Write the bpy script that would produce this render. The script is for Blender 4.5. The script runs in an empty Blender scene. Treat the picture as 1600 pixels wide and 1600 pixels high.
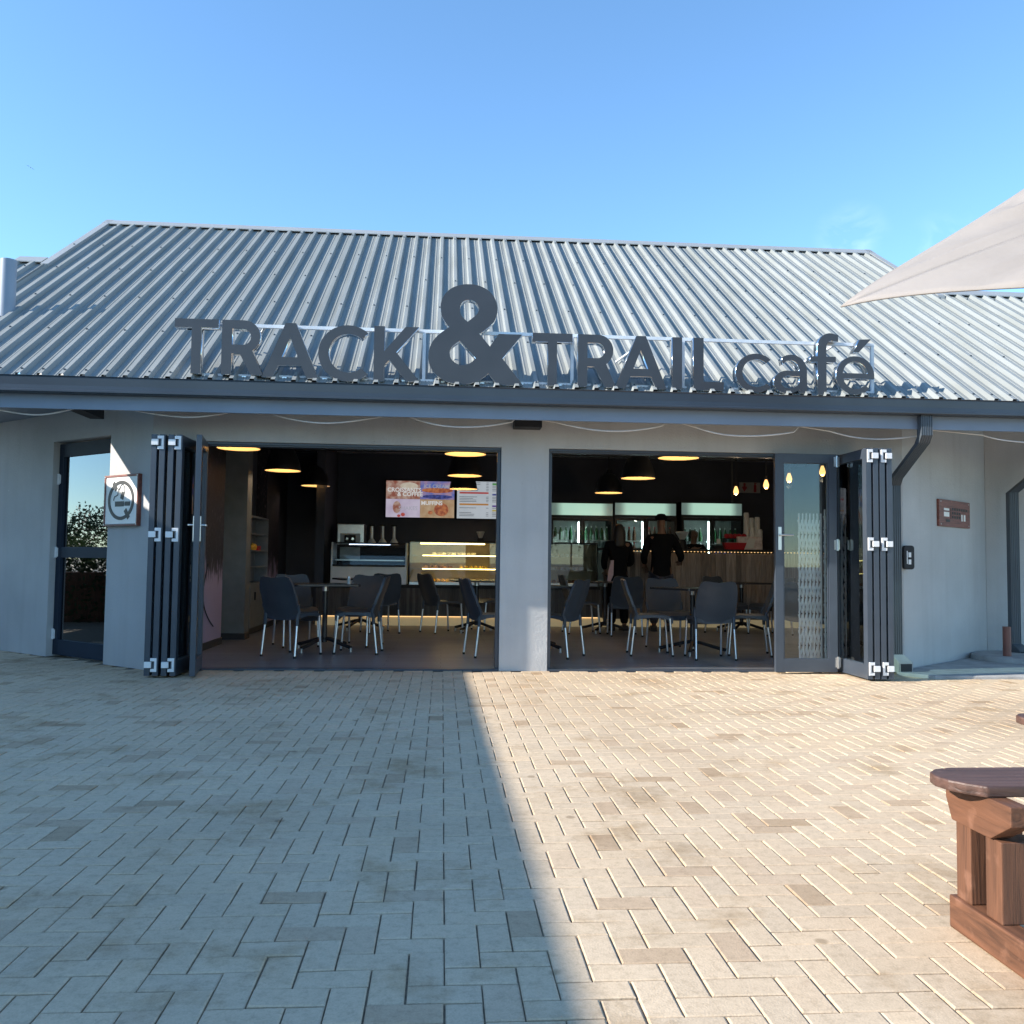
import bpy, bmesh, math, random
from mathutils import Vector, Matrix
random.seed(7)
S = bpy.context.scene
COL = S.collection
PI = math.pi
R = math.radians

# ------------------------------------------------------------------ camera
YAW, PITCH, ROLL, FPX, CAMH = .0761, .0545, .012, 1413.16, 1.1284
def cam_axes():
    fw = Vector((math.sin(YAW), math.cos(YAW), 0)); rt = Vector((math.cos(YAW), -math.sin(YAW), 0)); up = Vector((0, 0, 1))
    f2 = fw*math.cos(PITCH)+up*math.sin(PITCH); u2 = -fw*math.sin(PITCH)+up*math.cos(PITCH)
    r3 = rt*math.cos(ROLL)+u2*math.sin(ROLL); u3 = -rt*math.sin(ROLL)+u2*math.cos(ROLL)
    return r3, u3, f2
RT, UP, FW = cam_axes()
def at(px, py, Y):
    """the point of the plane y = Y seen at a pixel of the survey photograph"""
    d = FW+RT*((px-800)/FPX)-UP*((py-800)/FPX)
    return Vector((0, 0, CAMH))+d*(Y/d.y)
cd = bpy.data.cameras.new('camera'); cam = bpy.data.objects.new('camera', cd); COL.objects.link(cam)
m = Matrix((RT, UP, -FW)).transposed().to_4x4(); m.translation = (0, 0, CAMH); cam.matrix_world = m
cd.sensor_width = 36; cd.lens = FPX/1600*36; cd.clip_start = .05; cd.clip_end = 3000
S.camera = cam

# ------------------------------------------------------------------ materials
def new_mat(name):
    mt = bpy.data.materials.new(name); mt.use_nodes = True
    nt = mt.node_tree; b = nt.nodes['Principled BSDF']
    return mt, nt, b
def N(nt, t, **kw):
    n = nt.nodes.new(t)
    for k, v in kw.items():
        if k.startswith('i_'): n.inputs[k[2:].replace('_', ' ')].default_value = v
        else: setattr(n, k, v)
    return n
def ramp(nt, src, stops):
    r = nt.nodes.new('ShaderNodeValToRGB'); e = r.color_ramp.elements
    while len(e) < len(stops): e.new(.5)
    for el, (p, c) in zip(e, stops): el.position = p; el.color = (*c, 1)
    nt.links.new(src, r.inputs[0]); return r
def simple(name, col, rough=.5, metal=0, var=.12, scale=6, bump=0, bscale=60, spec=.5, coat=0):
    mt, nt, b = new_mat(name)
    tc = N(nt, 'ShaderNodeTexCoord'); nz = N(nt, 'ShaderNodeTexNoise'); nz.inputs['Scale'].default_value = scale; nz.inputs['Detail'].default_value = 5
    nt.links.new(tc.outputs['Object'], nz.inputs['Vector'])
    lo = tuple(c*(1-var) for c in col); hi = tuple(min(1, c*(1+var)) for c in col)
    r = ramp(nt, nz.outputs['Fac'], [(.3, lo), (.7, hi)])
    nt.links.new(r.outputs[0], b.inputs['Base Color'])
    b.inputs['Roughness'].default_value = rough; b.inputs['Metallic'].default_value = metal
    b.inputs['Specular IOR Level'].default_value = spec; b.inputs['Coat Weight'].default_value = coat
    if bump:
        n2 = N(nt, 'ShaderNodeTexNoise'); n2.inputs['Scale'].default_value = bscale; n2.inputs['Detail'].default_value = 4
        nt.links.new(tc.outputs['Object'], n2.inputs['Vector'])
        bp = N(nt, 'ShaderNodeBump'); bp.inputs['Strength'].default_value = bump; bp.inputs['Distance'].default_value = .01
        nt.links.new(n2.outputs['Fac'], bp.inputs['Height']); nt.links.new(bp.outputs[0], b.inputs['Normal'])
    return mt
def emis(name, col, st, base=None):
    mt, nt, b = new_mat(name)
    b.inputs['Base Color'].default_value = (*(base or col), 1); b.inputs['Emission Color'].default_value = (*col, 1); b.inputs['Emission Strength'].default_value = st
    b.inputs['Roughness'].default_value = .5
    return mt
def glass(name, tint=(.9, .95, .95), refl=1.0, ior=1.5):
    mt = bpy.data.materials.new(name); mt.use_nodes = True; nt = mt.node_tree; nt.nodes.clear()
    o = N(nt, 'ShaderNodeOutputMaterial'); tr = N(nt, 'ShaderNodeBsdfTransparent'); tr.inputs[0].default_value = (*tint, 1)
    gl = N(nt, 'ShaderNodeBsdfGlossy'); gl.inputs['Roughness'].default_value = .01; gl.inputs[0].default_value = (.95, .97, 1, 1)
    fr = N(nt, 'ShaderNodeFresnel'); fr.inputs['IOR'].default_value = ior
    mx = N(nt, 'ShaderNodeMixShader'); mm = N(nt, 'ShaderNodeMath', operation='MULTIPLY'); mm.inputs[1].default_value = refl; mm.use_clamp = True
    nt.links.new(fr.outputs[0], mm.inputs[0]); nt.links.new(mm.outputs[0], mx.inputs[0])
    nt.links.new(tr.outputs[0], mx.inputs[1]); nt.links.new(gl.outputs[0], mx.inputs[2]); nt.links.new(mx.outputs[0], o.inputs[0])
    return mt

def mat_paver():
    mt, nt, b = new_mat('concrete_paver')
    g = N(nt, 'ShaderNodeNewGeometry'); tc = N(nt, 'ShaderNodeTexCoord')
    isl = ramp(nt, g.outputs['Random Per Island'], [(0, (.595, .462, .318)), (.35, (.625, .487, .338)), (.6, (.575, .452, .318)), (.85, (.635, .488, .332)), (.93, (.56, .425, .295)), (.975, (.51, .375, .25)), (1, (.44, .315, .20))])
    big = N(nt, 'ShaderNodeTexNoise'); big.inputs['Scale'].default_value = .55; big.inputs['Detail'].default_value = 4; nt.links.new(tc.outputs['Object'], big.inputs['Vector'])
    br = ramp(nt, big.outputs['Fac'], [(.3, (.86, .83, .80)), (.55, (1, 1, 1)), (.75, (1.0, .97, .92))])
    mx = N(nt, 'ShaderNodeMixRGB', blend_type='MULTIPLY'); mx.inputs[0].default_value = 1
    nt.links.new(isl.outputs[0], mx.inputs[1]); nt.links.new(br.outputs[0], mx.inputs[2])
    fine = N(nt, 'ShaderNodeTexNoise'); fine.inputs['Scale'].default_value = 26; fine.inputs['Detail'].default_value = 6; fine.inputs['Roughness'].default_value = .75; nt.links.new(tc.outputs['Object'], fine.inputs['Vector'])
    fr = ramp(nt, fine.outputs['Fac'], [(.30, (.72, .71, .69)), (.5, (1, 1, 1)), (.72, (1.08, 1.08, 1.08))])
    m2 = N(nt, 'ShaderNodeMixRGB', blend_type='MULTIPLY'); m2.inputs[0].default_value = .8
    nt.links.new(mx.outputs[0], m2.inputs[1]); nt.links.new(fr.outputs[0], m2.inputs[2])
    # speckle of coarse sand
    sp = N(nt, 'ShaderNodeTexVoronoi'); sp.inputs['Scale'].default_value = 230; nt.links.new(tc.outputs['Object'], sp.inputs['Vector'])
    sr = ramp(nt, sp.outputs['Color'], [(.0, (.82, .81, .8)), (.5, (1, 1, 1)), (1, (1.1, 1.1, 1.1))])
    m3 = N(nt, 'ShaderNodeMixRGB', blend_type='MULTIPLY'); m3.inputs[0].default_value = .55
    nt.links.new(m2.outputs[0], m3.inputs[1]); nt.links.new(sr.outputs[0], m3.inputs[2])
    # chewing gum, leaves and tyre marks: scattered small stains and a few broad dirty patches
    gv = N(nt, 'ShaderNodeTexVoronoi'); gv.inputs['Scale'].default_value = 2.3; nt.links.new(tc.outputs['Object'], gv.inputs['Vector'])
    gs = ramp(nt, gv.outputs['Distance'], [(.035, (.55, .52, .48)), (.06, (1, 1, 1))])
    m4 = N(nt, 'ShaderNodeMixRGB', blend_type='MULTIPLY'); m4.inputs[0].default_value = .8; nt.links.new(m3.outputs[0], m4.inputs[1]); nt.links.new(gs.outputs[0], m4.inputs[2])
    dv = N(nt, 'ShaderNodeTexNoise'); dv.inputs['Scale'].default_value = 1.7; dv.inputs['Detail'].default_value = 7; dv.inputs['Roughness'].default_value = .7; nt.links.new(tc.outputs['Object'], dv.inputs['Vector'])
    ds = ramp(nt, dv.outputs['Fac'], [(.33, (.72, .66, .58)), (.47, (1, 1, 1)), (.62, (1, 1, 1)), (.72, (1.10, 1.09, 1.07))])
    m5 = N(nt, 'ShaderNodeMixRGB', blend_type='MULTIPLY'); m5.inputs[0].default_value = .9; nt.links.new(m4.outputs[0], m5.inputs[1]); nt.links.new(ds.outputs[0], m5.inputs[2])
    nt.links.new(m5.outputs[0], b.inputs['Base Color']); b.inputs['Roughness'].default_value = .88; b.inputs['Specular IOR Level'].default_value = .25
    bn = N(nt, 'ShaderNodeTexNoise'); bn.inputs['Scale'].default_value = 160; bn.inputs['Detail'].default_value = 5; nt.links.new(tc.outputs['Object'], bn.inputs['Vector'])
    bp = N(nt, 'ShaderNodeBump'); bp.inputs['Strength'].default_value = .35; bp.inputs['Distance'].default_value = .004
    nt.links.new(bn.outputs['Fac'], bp.inputs['Height']); nt.links.new(bp.outputs[0], b.inputs['Normal'])
    return mt

def mat_plaster(name, col):
    mt, nt, b = new_mat(name)
    tc = N(nt, 'ShaderNodeTexCoord')
    n1 = N(nt, 'ShaderNodeTexNoise'); n1.inputs['Scale'].default_value = 1.1; n1.inputs['Detail'].default_value = 6; nt.links.new(tc.outputs['Object'], n1.inputs['Vector'])
    r1 = ramp(nt, n1.outputs['Fac'], [(.3, tuple(c*.88 for c in col)), (.7, tuple(c*1.08 for c in col))])
    # pits and chips
    v = N(nt, 'ShaderNodeTexVoronoi'); v.inputs['Scale'].default_value = 13; v.inputs['Randomness'].default_value = 1; nt.links.new(tc.outputs['Object'], v.inputs['Vector'])
    pit = ramp(nt, v.outputs['Distance'], [(.035, (0, 0, 0)), (.075, (1, 1, 1))])
    n2 = N(nt, 'ShaderNodeTexNoise'); n2.inputs['Scale'].default_value = 45; n2.inputs['Detail'].default_value = 5; nt.links.new(tc.outputs['Object'], n2.inputs['Vector'])
    n3 = N(nt, 'ShaderNodeTexNoise'); n3.inputs['Scale'].default_value = 6; n3.inputs['Detail'].default_value = 3; nt.links.new(tc.outputs['Object'], n3.inputs['Vector'])
    a = N(nt, 'ShaderNodeMath', operation='MULTIPLY'); a.inputs[1].default_value = .5; nt.links.new(n2.outputs['Fac'], a.inputs[0])
    a2 = N(nt, 'ShaderNodeMath', operation='MULTIPLY_ADD'); a2.inputs[1].default_value = .6; nt.links.new(pit.outputs[0], a2.inputs[0]); nt.links.new(a.outputs[0], a2.inputs[2])
    a3 = N(nt, 'ShaderNodeMath', operation='MULTIPLY_ADD'); a3.inputs[1].default_value = .8; nt.links.new(n3.outputs['Fac'], a3.inputs[0]); nt.links.new(a2.outputs[0], a3.inputs[2])
    bp = N(nt, 'ShaderNodeBump'); bp.inputs['Strength'].default_value = .75; bp.inputs['Distance'].default_value = .011
    nt.links.new(a3.outputs[0], bp.inputs['Height']); nt.links.new(bp.outputs[0], b.inputs['Normal'])
    # small paint chips (white flecks)
    v2 = N(nt, 'ShaderNodeTexVoronoi'); v2.inputs['Scale'].default_value = 3.1; nt.links.new(tc.outputs['Object'], v2.inputs['Vector'])
    chip = ramp(nt, v2.outputs['Distance'], [(.018, (1, 1, 1)), (.026, (0, 0, 0))])
    mx = N(nt, 'ShaderNodeMixRGB'); mx.inputs[2].default_value = (.7, .7, .68, 1)
    nt.links.new(chip.outputs[0], mx.inputs[0]); nt.links.new(r1.outputs[0], mx.inputs[1])
    # damp / splash stain near the ground has its own shape
    mp = N(nt, 'ShaderNodeMapping'); mp.inputs['Scale'].default_value = (7, 7, .5); nt.links.new(tc.outputs['Object'], mp.inputs['Vector'])
    st = N(nt, 'ShaderNodeTexNoise'); st.inputs['Scale'].default_value = 1.3; st.inputs['Detail'].default_value = 6; nt.links.new(mp.outputs[0], st.inputs['Vector'])
    sr_ = ramp(nt, st.outputs['Fac'], [(.32, (.84, .83, .82)), (.5, (1, 1, 1))])
    ms = N(nt, 'ShaderNodeMixRGB', blend_type='MULTIPLY'); ms.inputs[0].default_value = .28; nt.links.new(mx.outputs[0], ms.inputs[1]); nt.links.new(sr_.outputs[0], ms.inputs[2])
    nt.links.new(ms.outputs[0], b.inputs['Base Color']); b.inputs['Roughness'].default_value = .8; b.inputs['Specular IOR Level'].default_value = .3
    return mt

def mat_wood(name, col, rough=.45, axis='X'):
    mt, nt, b = new_mat(name)
    tc = N(nt, 'ShaderNodeTexCoord'); mp = N(nt, 'ShaderNodeMapping')
    sc = {'X': (1.2, 14, 14), 'Y': (14, 1.2, 14), 'Z': (14, 14, 1.2)}[axis]; mp.inputs['Scale'].default_value = sc
    nt.links.new(tc.outputs['Object'], mp.inputs['Vector'])
    n = N(nt, 'ShaderNodeTexNoise'); n.inputs['Scale'].default_value = 2.2; n.inputs['Detail'].default_value = 8; n.inputs['Distortion'].default_value = 1.2; nt.links.new(mp.outputs[0], n.inputs['Vector'])
    r = ramp(nt, n.outputs['Fac'], [(.25, tuple(c*.45 for c in col)), (.48, col), (.75, tuple(min(1, c*1.45) for c in col))])
    n2 = N(nt, 'ShaderNodeTexNoise'); n2.inputs['Scale'].default_value = 9; n2.inputs['Detail'].default_value = 4; nt.links.new(tc.outputs['Object'], n2.inputs['Vector'])
    sp = ramp(nt, n2.outputs['Fac'], [(.60, (0, 0, 0)), (.68, (1, 1, 1))])
    mx = N(nt, 'ShaderNodeMixRGB'); mx.inputs[2].default_value = tuple(min(1, c*2.0+.03) for c in col)+(1,)
    ml = N(nt, 'ShaderNodeMath', operation='MULTIPLY'); ml.inputs[1].default_value = .45; nt.links.new(sp.outputs[0], ml.inputs[0])
    nt.links.new(ml.outputs[0], mx.inputs[0]); nt.links.new(r.outputs[0], mx.inputs[1]); nt.links.new(mx.outputs[0], b.inputs['Base Color'])
    b.inputs['Roughness'].default_value = rough
    bp = N(nt, 'ShaderNodeBump'); bp.inputs['Strength'].default_value = .6; bp.inputs['Distance'].default_value = .006
    nt.links.new(n.outputs['Fac'], bp.inputs['Height']); nt.links.new(bp.outputs[0], b.inputs['Normal'])
    return mt

def mat_mural():
    mt, nt, b = new_mat('mural')
    tc = N(nt, 'ShaderNodeTexCoord'); sx = N(nt, 'ShaderNodeSeparateXYZ'); nt.links.new(tc.outputs['Object'], sx.inputs[0])
    mp = N(nt, 'ShaderNodeMapping'); mp.inputs['Scale'].default_value = (9, 9, 1.6); nt.links.new(tc.outputs['Object'], mp.inputs['Vector'])
    n = N(nt, 'ShaderNodeTexNoise'); n.inputs['Scale'].default_value = 1.4; n.inputs['Detail'].default_value = 9; n.inputs['Roughness'].default_value = .65; nt.links.new(mp.outputs[0], n.inputs['Vector'])
    a = N(nt, 'ShaderNodeMath', operation='MULTIPLY_ADD'); a.inputs[1].default_value = 1.7; nt.links.new(n.outputs['Fac'], a.inputs[0]); nt.links.new(sx.outputs['Z'], a.inputs[2])
    r = ramp(nt, a.outputs[0], [(.0, (0, 0, 0)), (1, (1, 1, 1))])
    s = N(nt, 'ShaderNodeMapRange'); s.inputs['From Min'].default_value = 1.72; s.inputs['From Max'].default_value = 1.86; nt.links.new(a.outputs[0], s.inputs['Value'])
    n2 = N(nt, 'ShaderNodeTexNoise'); n2.inputs['Scale'].default_value = 9; n2.inputs['Detail'].default_value = 6; nt.links.new(mp.outputs[0], n2.inputs['Vector'])
    dk = ramp(nt, n2.outputs['Fac'], [(.45, (.012, .010, .018)), (.62, (.03, .022, .03)), (.7, (.22, .15, .2))])
    mx = N(nt, 'ShaderNodeMixRGB'); mx.inputs[1].default_value = (.42, .33, .46, 1)
    nt.links.new(s.outputs[0], mx.inputs[0]); nt.links.new(dk.outputs[0], mx.inputs[2]); nt.links.new(mx.outputs[0], b.inputs['Base Color'])
    b.inputs['Roughness'].default_value = .55
    return mt

def mat_slat(name, col, pitch):
    """vertical timber-look cladding, colour varies per board"""
    mt, nt, b = new_mat(name)
    tc = N(nt, 'ShaderNodeTexCoord'); sx = N(nt, 'ShaderNodeSeparateXYZ'); nt.links.new(tc.outputs['Object'], sx.inputs[0])
    d = N(nt, 'ShaderNodeMath', operation='DIVIDE'); d.inputs[1].default_value = pitch; nt.links.new(sx.outputs['X'], d.inputs[0])
    f = N(nt, 'ShaderNodeMath', operation='FLOOR'); nt.links.new(d.outputs[0], f.inputs[0])
    w = N(nt, 'ShaderNodeTexWhiteNoise', noise_dimensions='1D'); nt.links.new(f.outputs[0], w.inputs['W'])
    r = ramp(nt, w.outputs['Value'], [(0, tuple(c*.6 for c in col)), (1, tuple(c*1.35 for c in col))])
    mp = N(nt, 'ShaderNodeMapping'); mp.inputs['Scale'].default_value = (40, 40, 2); nt.links.new(tc.outputs['Object'], mp.inputs['Vector'])
    n = N(nt, 'ShaderNodeTexNoise'); n.inputs['Scale'].default_value = 2; n.inputs['Detail'].default_value = 5; nt.links.new(mp.outputs[0], n.inputs['Vector'])
    r2 = ramp(nt, n.outputs['Fac'], [(.3, (.6, .6, .6)), (.7, (1.25, 1.25, 1.25))])
    mx = N(nt, 'ShaderNodeMixRGB', blend_type='MULTIPLY'); mx.inputs[0].default_value = 1
    nt.links.new(r.outputs[0], mx.inputs[1]); nt.links.new(r2.outputs[0], mx.inputs[2]); nt.links.new(mx.outputs[0], b.inputs['Base Color'])
    b.inputs['Roughness'].default_value = .6
    return mt

def mat_floor():
    mt, nt, b = new_mat('vinyl_floor')
    tc = N(nt, 'ShaderNodeTexCoord'); br = N(nt, 'ShaderNodeTexBrick'); br.inputs['Scale'].default_value = 1
    br.inputs['Brick Width'].default_value = 1.2; br.inputs['Row Height'].default_value = .18; br.inputs['Mortar Size'].default_value = .0025
    br.inputs['Color1'].default_value = (.19, .20, .225, 1); br.inputs['Color2'].default_value = (.14, .15, .172, 1); br.inputs['Mortar'].default_value = (.02, .02, .02, 1)
    nt.links.new(tc.outputs['Object'], br.inputs['Vector'])
    mp = N(nt, 'ShaderNodeMapping'); mp.inputs['Scale'].default_value = (2, 22, 1); nt.links.new(tc.outputs['Object'], mp.inputs['Vector'])
    n = N(nt, 'ShaderNodeTexNoise'); n.inputs['Scale'].default_value = 2; n.inputs['Detail'].default_value = 7; nt.links.new(mp.outputs[0], n.inputs['Vector'])
    r2 = ramp(nt, n.outputs['Fac'], [(.3, (.6, .6, .6)), (.7, (1.3, 1.3, 1.3))])
    mx = N(nt, 'ShaderNodeMixRGB', blend_type='MULTIPLY'); mx.inputs[0].default_value = 1
    nt.links.new(br.outputs['Color'], mx.inputs[1]); nt.links.new(r2.outputs[0], mx.inputs[2]); nt.links.new(mx.outputs[0], b.inputs['Base Color'])
    rr = ramp(nt, n.outputs['Fac'], [(.3, (.30, .30, .30)), (.7, (.5, .5, .5))]); nt.links.new(rr.outputs[0], b.inputs['Roughness'])
    return mt

M = {}
M['paver'] = mat_paver()
M['sand'] = simple('jointing_sand', (.25, .20, .14), .95, var=.3, scale=40, bump=.5, bscale=200)
M['earth'] = simple('bare_earth', (.30, .27, .22), .95, var=.3, scale=.4)
M['plaster'] = mat_plaster('grey_plaster', (.49, .482, .473))
def mat_sheet():
    mt, nt, b = new_mat('painted_steel_sheet')
    tc = N(nt, 'ShaderNodeTexCoord'); sx = N(nt, 'ShaderNodeSeparateXYZ'); nt.links.new(tc.outputs['Object'], sx.inputs[0])
    d = N(nt, 'ShaderNodeMath', operation='DIVIDE'); d.inputs[1].default_value = .772; nt.links.new(sx.outputs['X'], d.inputs[0])
    f = N(nt, 'ShaderNodeMath', operation='FLOOR'); nt.links.new(d.outputs[0], f.inputs[0]); w_ = N(nt, 'ShaderNodeTexWhiteNoise', noise_dimensions='1D'); nt.links.new(f.outputs[0], w_.inputs['W'])
    r = ramp(nt, w_.outputs['Value'], [(0, (.240, .255, .252)), (1, (.276, .290, .284))])
    mp = N(nt, 'ShaderNodeMapping'); mp.inputs['Scale'].default_value = (9, .7, .7); nt.links.new(tc.outputs['Object'], mp.inputs['Vector'])
    n = N(nt, 'ShaderNodeTexNoise'); n.inputs['Scale'].default_value = 1.6; n.inputs['Detail'].default_value = 8; nt.links.new(mp.outputs[0], n.inputs['Vector'])
    r2 = ramp(nt, n.outputs['Fac'], [(.3, (.86, .85, .82)), (.6, (1.03, 1.03, 1.03))])
    m_ = N(nt, 'ShaderNodeMixRGB', blend_type='MULTIPLY'); m_.inputs[0].default_value = 1; nt.links.new(r.outputs[0], m_.inputs[1]); nt.links.new(r2.outputs[0], m_.inputs[2])
    v = N(nt, 'ShaderNodeTexVoronoi'); v.inputs['Scale'].default_value = 2.6; nt.links.new(tc.outputs['Object'], v.inputs['Vector']); sp = ramp(nt, v.outputs['Distance'], [(.03, (1, 1, 1)), (.05, (0, 0, 0))])
    m3 = N(nt, 'ShaderNodeMixRGB'); m3.inputs[2].default_value = (.15, .14, .12, 1); ml_ = N(nt, 'ShaderNodeMath', operation='MULTIPLY'); ml_.inputs[1].default_value = .5; nt.links.new(sp.outputs[0], ml_.inputs[0]); nt.links.new(ml_.outputs[0], m3.inputs[0]); nt.links.new(m_.outputs[0], m3.inputs[1])
    nt.links.new(m3.outputs[0], b.inputs['Base Color']); b.inputs['Roughness'].default_value = .58; b.inputs['Specular IOR Level'].default_value = .14
    return mt
M['roof'] = mat_sheet()
M['ridge'] = simple('ridge_steel', (.31, .315, .31), .4, var=.05, scale=2)
M['gutter'] = simple('dark_gutter_paint', (.032, .042, .056), .32, var=.12, scale=2)
M['fascia'] = simple('fascia_board_paint', (.205, .25, .315), .5, var=.08, scale=2.2, bump=.06, bscale=25)
M['pipe'] = simple('downpipe_paint', (.075, .09, .105), .38, var=.1, scale=3)
M['alu'] = simple('charcoal_aluminium', (.048, .060, .080), .34, var=.1, scale=4)
M['alud'] = simple('dark_blue_aluminium', (.018, .028, .046), .6, var=.1, scale=4, spec=.2)
M['gasket'] = simple('black_rubber', (.012, .012, .014), .6)
M['white_al'] = simple('white_powdercoat', (.78, .78, .78), .4, var=.05)
M['steel'] = simple('brushed_steel', (.62, .62, .62), .3, 1, var=.08, scale=12)
M['chrome'] = simple('polished_steel', (.75, .75, .75), .08, 1, var=.04)
M['lface'] = simple('sign_face_charcoal', (.044, .044, .048), .32, var=.12, scale=3)
M['lrail'] = simple('white_rail', (.62, .65, .68), .4)
M['glass'] = glass('door_glass', (.86, .91, .91), 1.3)
M['glass2'] = glass('dark_tinted_glass', (.16, .18, .19), 2.2)
M['cglass'] = glass('case_glass', (.93, .95, .95), 1.0)
M['black'] = simple('matt_black', (.012, .013, .016), .6)
M['bwall'] = simple('charcoal_wall_paint', (.060, .068, .092), .7, var=.2, scale=1.5, bump=.15, bscale=30)
M['ceil'] = simple('dark_grey_ceiling', (.5, .51, .54), .8)
M['pierint'] = simple('grey_green_paint', (.17, .185, .185), .6)
M['mural'] = mat_mural()
M['floor'] = mat_floor()
M['skirt'] = simple('dark_skirting', (.03, .03, .032), .5)
M['shell'] = simple('charcoal_polypropylene', (.052, .064, .080), .42, var=.12, scale=5, bump=.12, bscale=180)
M['leg'] = simple('anodised_tube', (.70, .72, .75), .28, .85, var=.05)
M['foot'] = simple('black_foot', (.01, .01, .01), .6)
M['ttop'] = simple('dark_laminate', (.035, .033, .035), .25, var=.2, scale=3)
M['lampout'] = simple('black_lamp_enamel', (.008, .008, .01), .45)
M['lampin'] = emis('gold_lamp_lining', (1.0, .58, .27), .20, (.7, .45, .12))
M['bulb'] = emis('filament_glow', (1.0, .52, .17), .75)
M['led'] = emis('warm_led', (1.0, .62, .26), .5)
M['ledy'] = emis('yellow_case_led', (1.0, .74, .25), 3.2)
M['ledw'] = emis('cool_case_led', (.6, .75, 1.0), 2)
M['ledtube'] = emis('white_fridge_led', (.8, 1, .95), 6)
M['header'] = None
M['slatL'] = mat_slat('dark_reeded_panel', (.12, .115, .11), .05)
M['slatR'] = mat_slat('weathered_slat_panel', (.30, .25, .215), .09)
M['kick'] = emis('kickboard_painted_led_light', (.62, .50, .29), .10, (.5, .4, .2))  # emission stands in for hidden LED light falling on the board
M['white'] = simple('white_enamel', (.82, .84, .84), .35, var=.05)
M['yellow'] = simple('yellow_pastry', (.75, .42, .05), .6, var=.3, scale=30, bump=.6, bscale=60)
M['brown'] = simple('baked_crust', (.30, .13, .05), .6, var=.4, scale=30, bump=.6, bscale=60)
M['cream'] = simple('cream_cake', (.7, .62, .5), .6, var=.15, scale=20)
M['red'] = simple('red_plastic', (.50, .018, .03), .4, var=.1)
M['paper'] = simple('white_paper_cup', (.86, .84, .80), .7, var=.06)
M['pink'] = simple('pale_pink_card', (.88, .72, .68), .7, var=.25, scale=14)
M['woodbench'] = mat_wood('stained_bench_timber', (.11, .048, .024), .6, 'X')
M['woodz'] = mat_wood('stained_post_timber', (.125, .053, .027), .62, 'Z')
M['woody'] = mat_wood('stained_beam_timber', (.128, .053, .026), .65, 'Y')
M['woodtop'] = mat_wood('worn_dark_top_timber', (.095, .049, .036), .5, 'X')
M['signwood'] = mat_wood('red_brown_sign_timber', (.20, .065, .045), .45, 'X')
M['signwhite'] = simple('white_sign_panel', (.92, .90, .86), .45, var=.05)
M['ink'] = simple('black_ink', (.025, .023, .022), .5)
M['canvas'] = simple('faded_pink_canvas', (.280, .247, .222), .9, var=.10, scale=1.6, bump=.2, bscale=25)
M['canvas_d'] = simple('maroon_canvas_lining', (.16, .055, .05), .85, var=.2)
M['cable'] = simple('white_cable', (.66, .64, .62), .5)
M['concrete'] = simple('cast_concrete', (.36, .352, .34), .9, var=.2, scale=5, bump=.4, bscale=70)
M['copper'] = simple('red_brown_pipe', (.20, .075, .055), .5, var=.15)
M['skin'] = simple('brown_skin', (.16, .085, .055), .5)
M['hair'] = simple('black_hair', (.008, .007, .007), .5)
M['cloth_k'] = simple('black_cloth', (.006, .007, .009), .95, bump=.2, bscale=80, spec=.1)
M['denim'] = simple('dark_blue_patterned_denim', (.035, .042, .065), .9, var=.6, scale=18)
M['lilac'] = simple('pale_lilac_cloth', (.40, .33, .38), .9)
M['fglass'] = glass('fridge_glass', (.80, .88, .88), 1.2)
M['caseback'] = simple('warm_case_back', (.50, .36, .20), .5)
M['fin'] = simple('fridge_lining', (.5, .55, .56), .5)

def mat_header():
    mt, nt, b = new_mat('lit_header_panel')
    tc = N(nt, 'ShaderNodeTexCoord'); sx = N(nt, 'ShaderNodeSeparateXYZ'); nt.links.new(tc.outputs['Object'], sx.inputs[0])
    ab = N(nt, 'ShaderNodeMath', operation='ABSOLUTE'); nt.links.new(sx.outputs['X'], ab.inputs[0])
    r = ramp(nt, ab.outputs[0], [(0, (.42, .68, .55)), (.36, (.40, .64, .52)), (.50, (.12, .19, .17)), (.62, (.09, .14, .13))])
    nt.links.new(r.outputs[0], b.inputs['Emission Color']); b.inputs['Emission Strength'].default_value = .33
    b.inputs['Base Color'].default_value = (.3, .35, .33, 1)
    return mt
M['header'] = mat_header()

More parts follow.
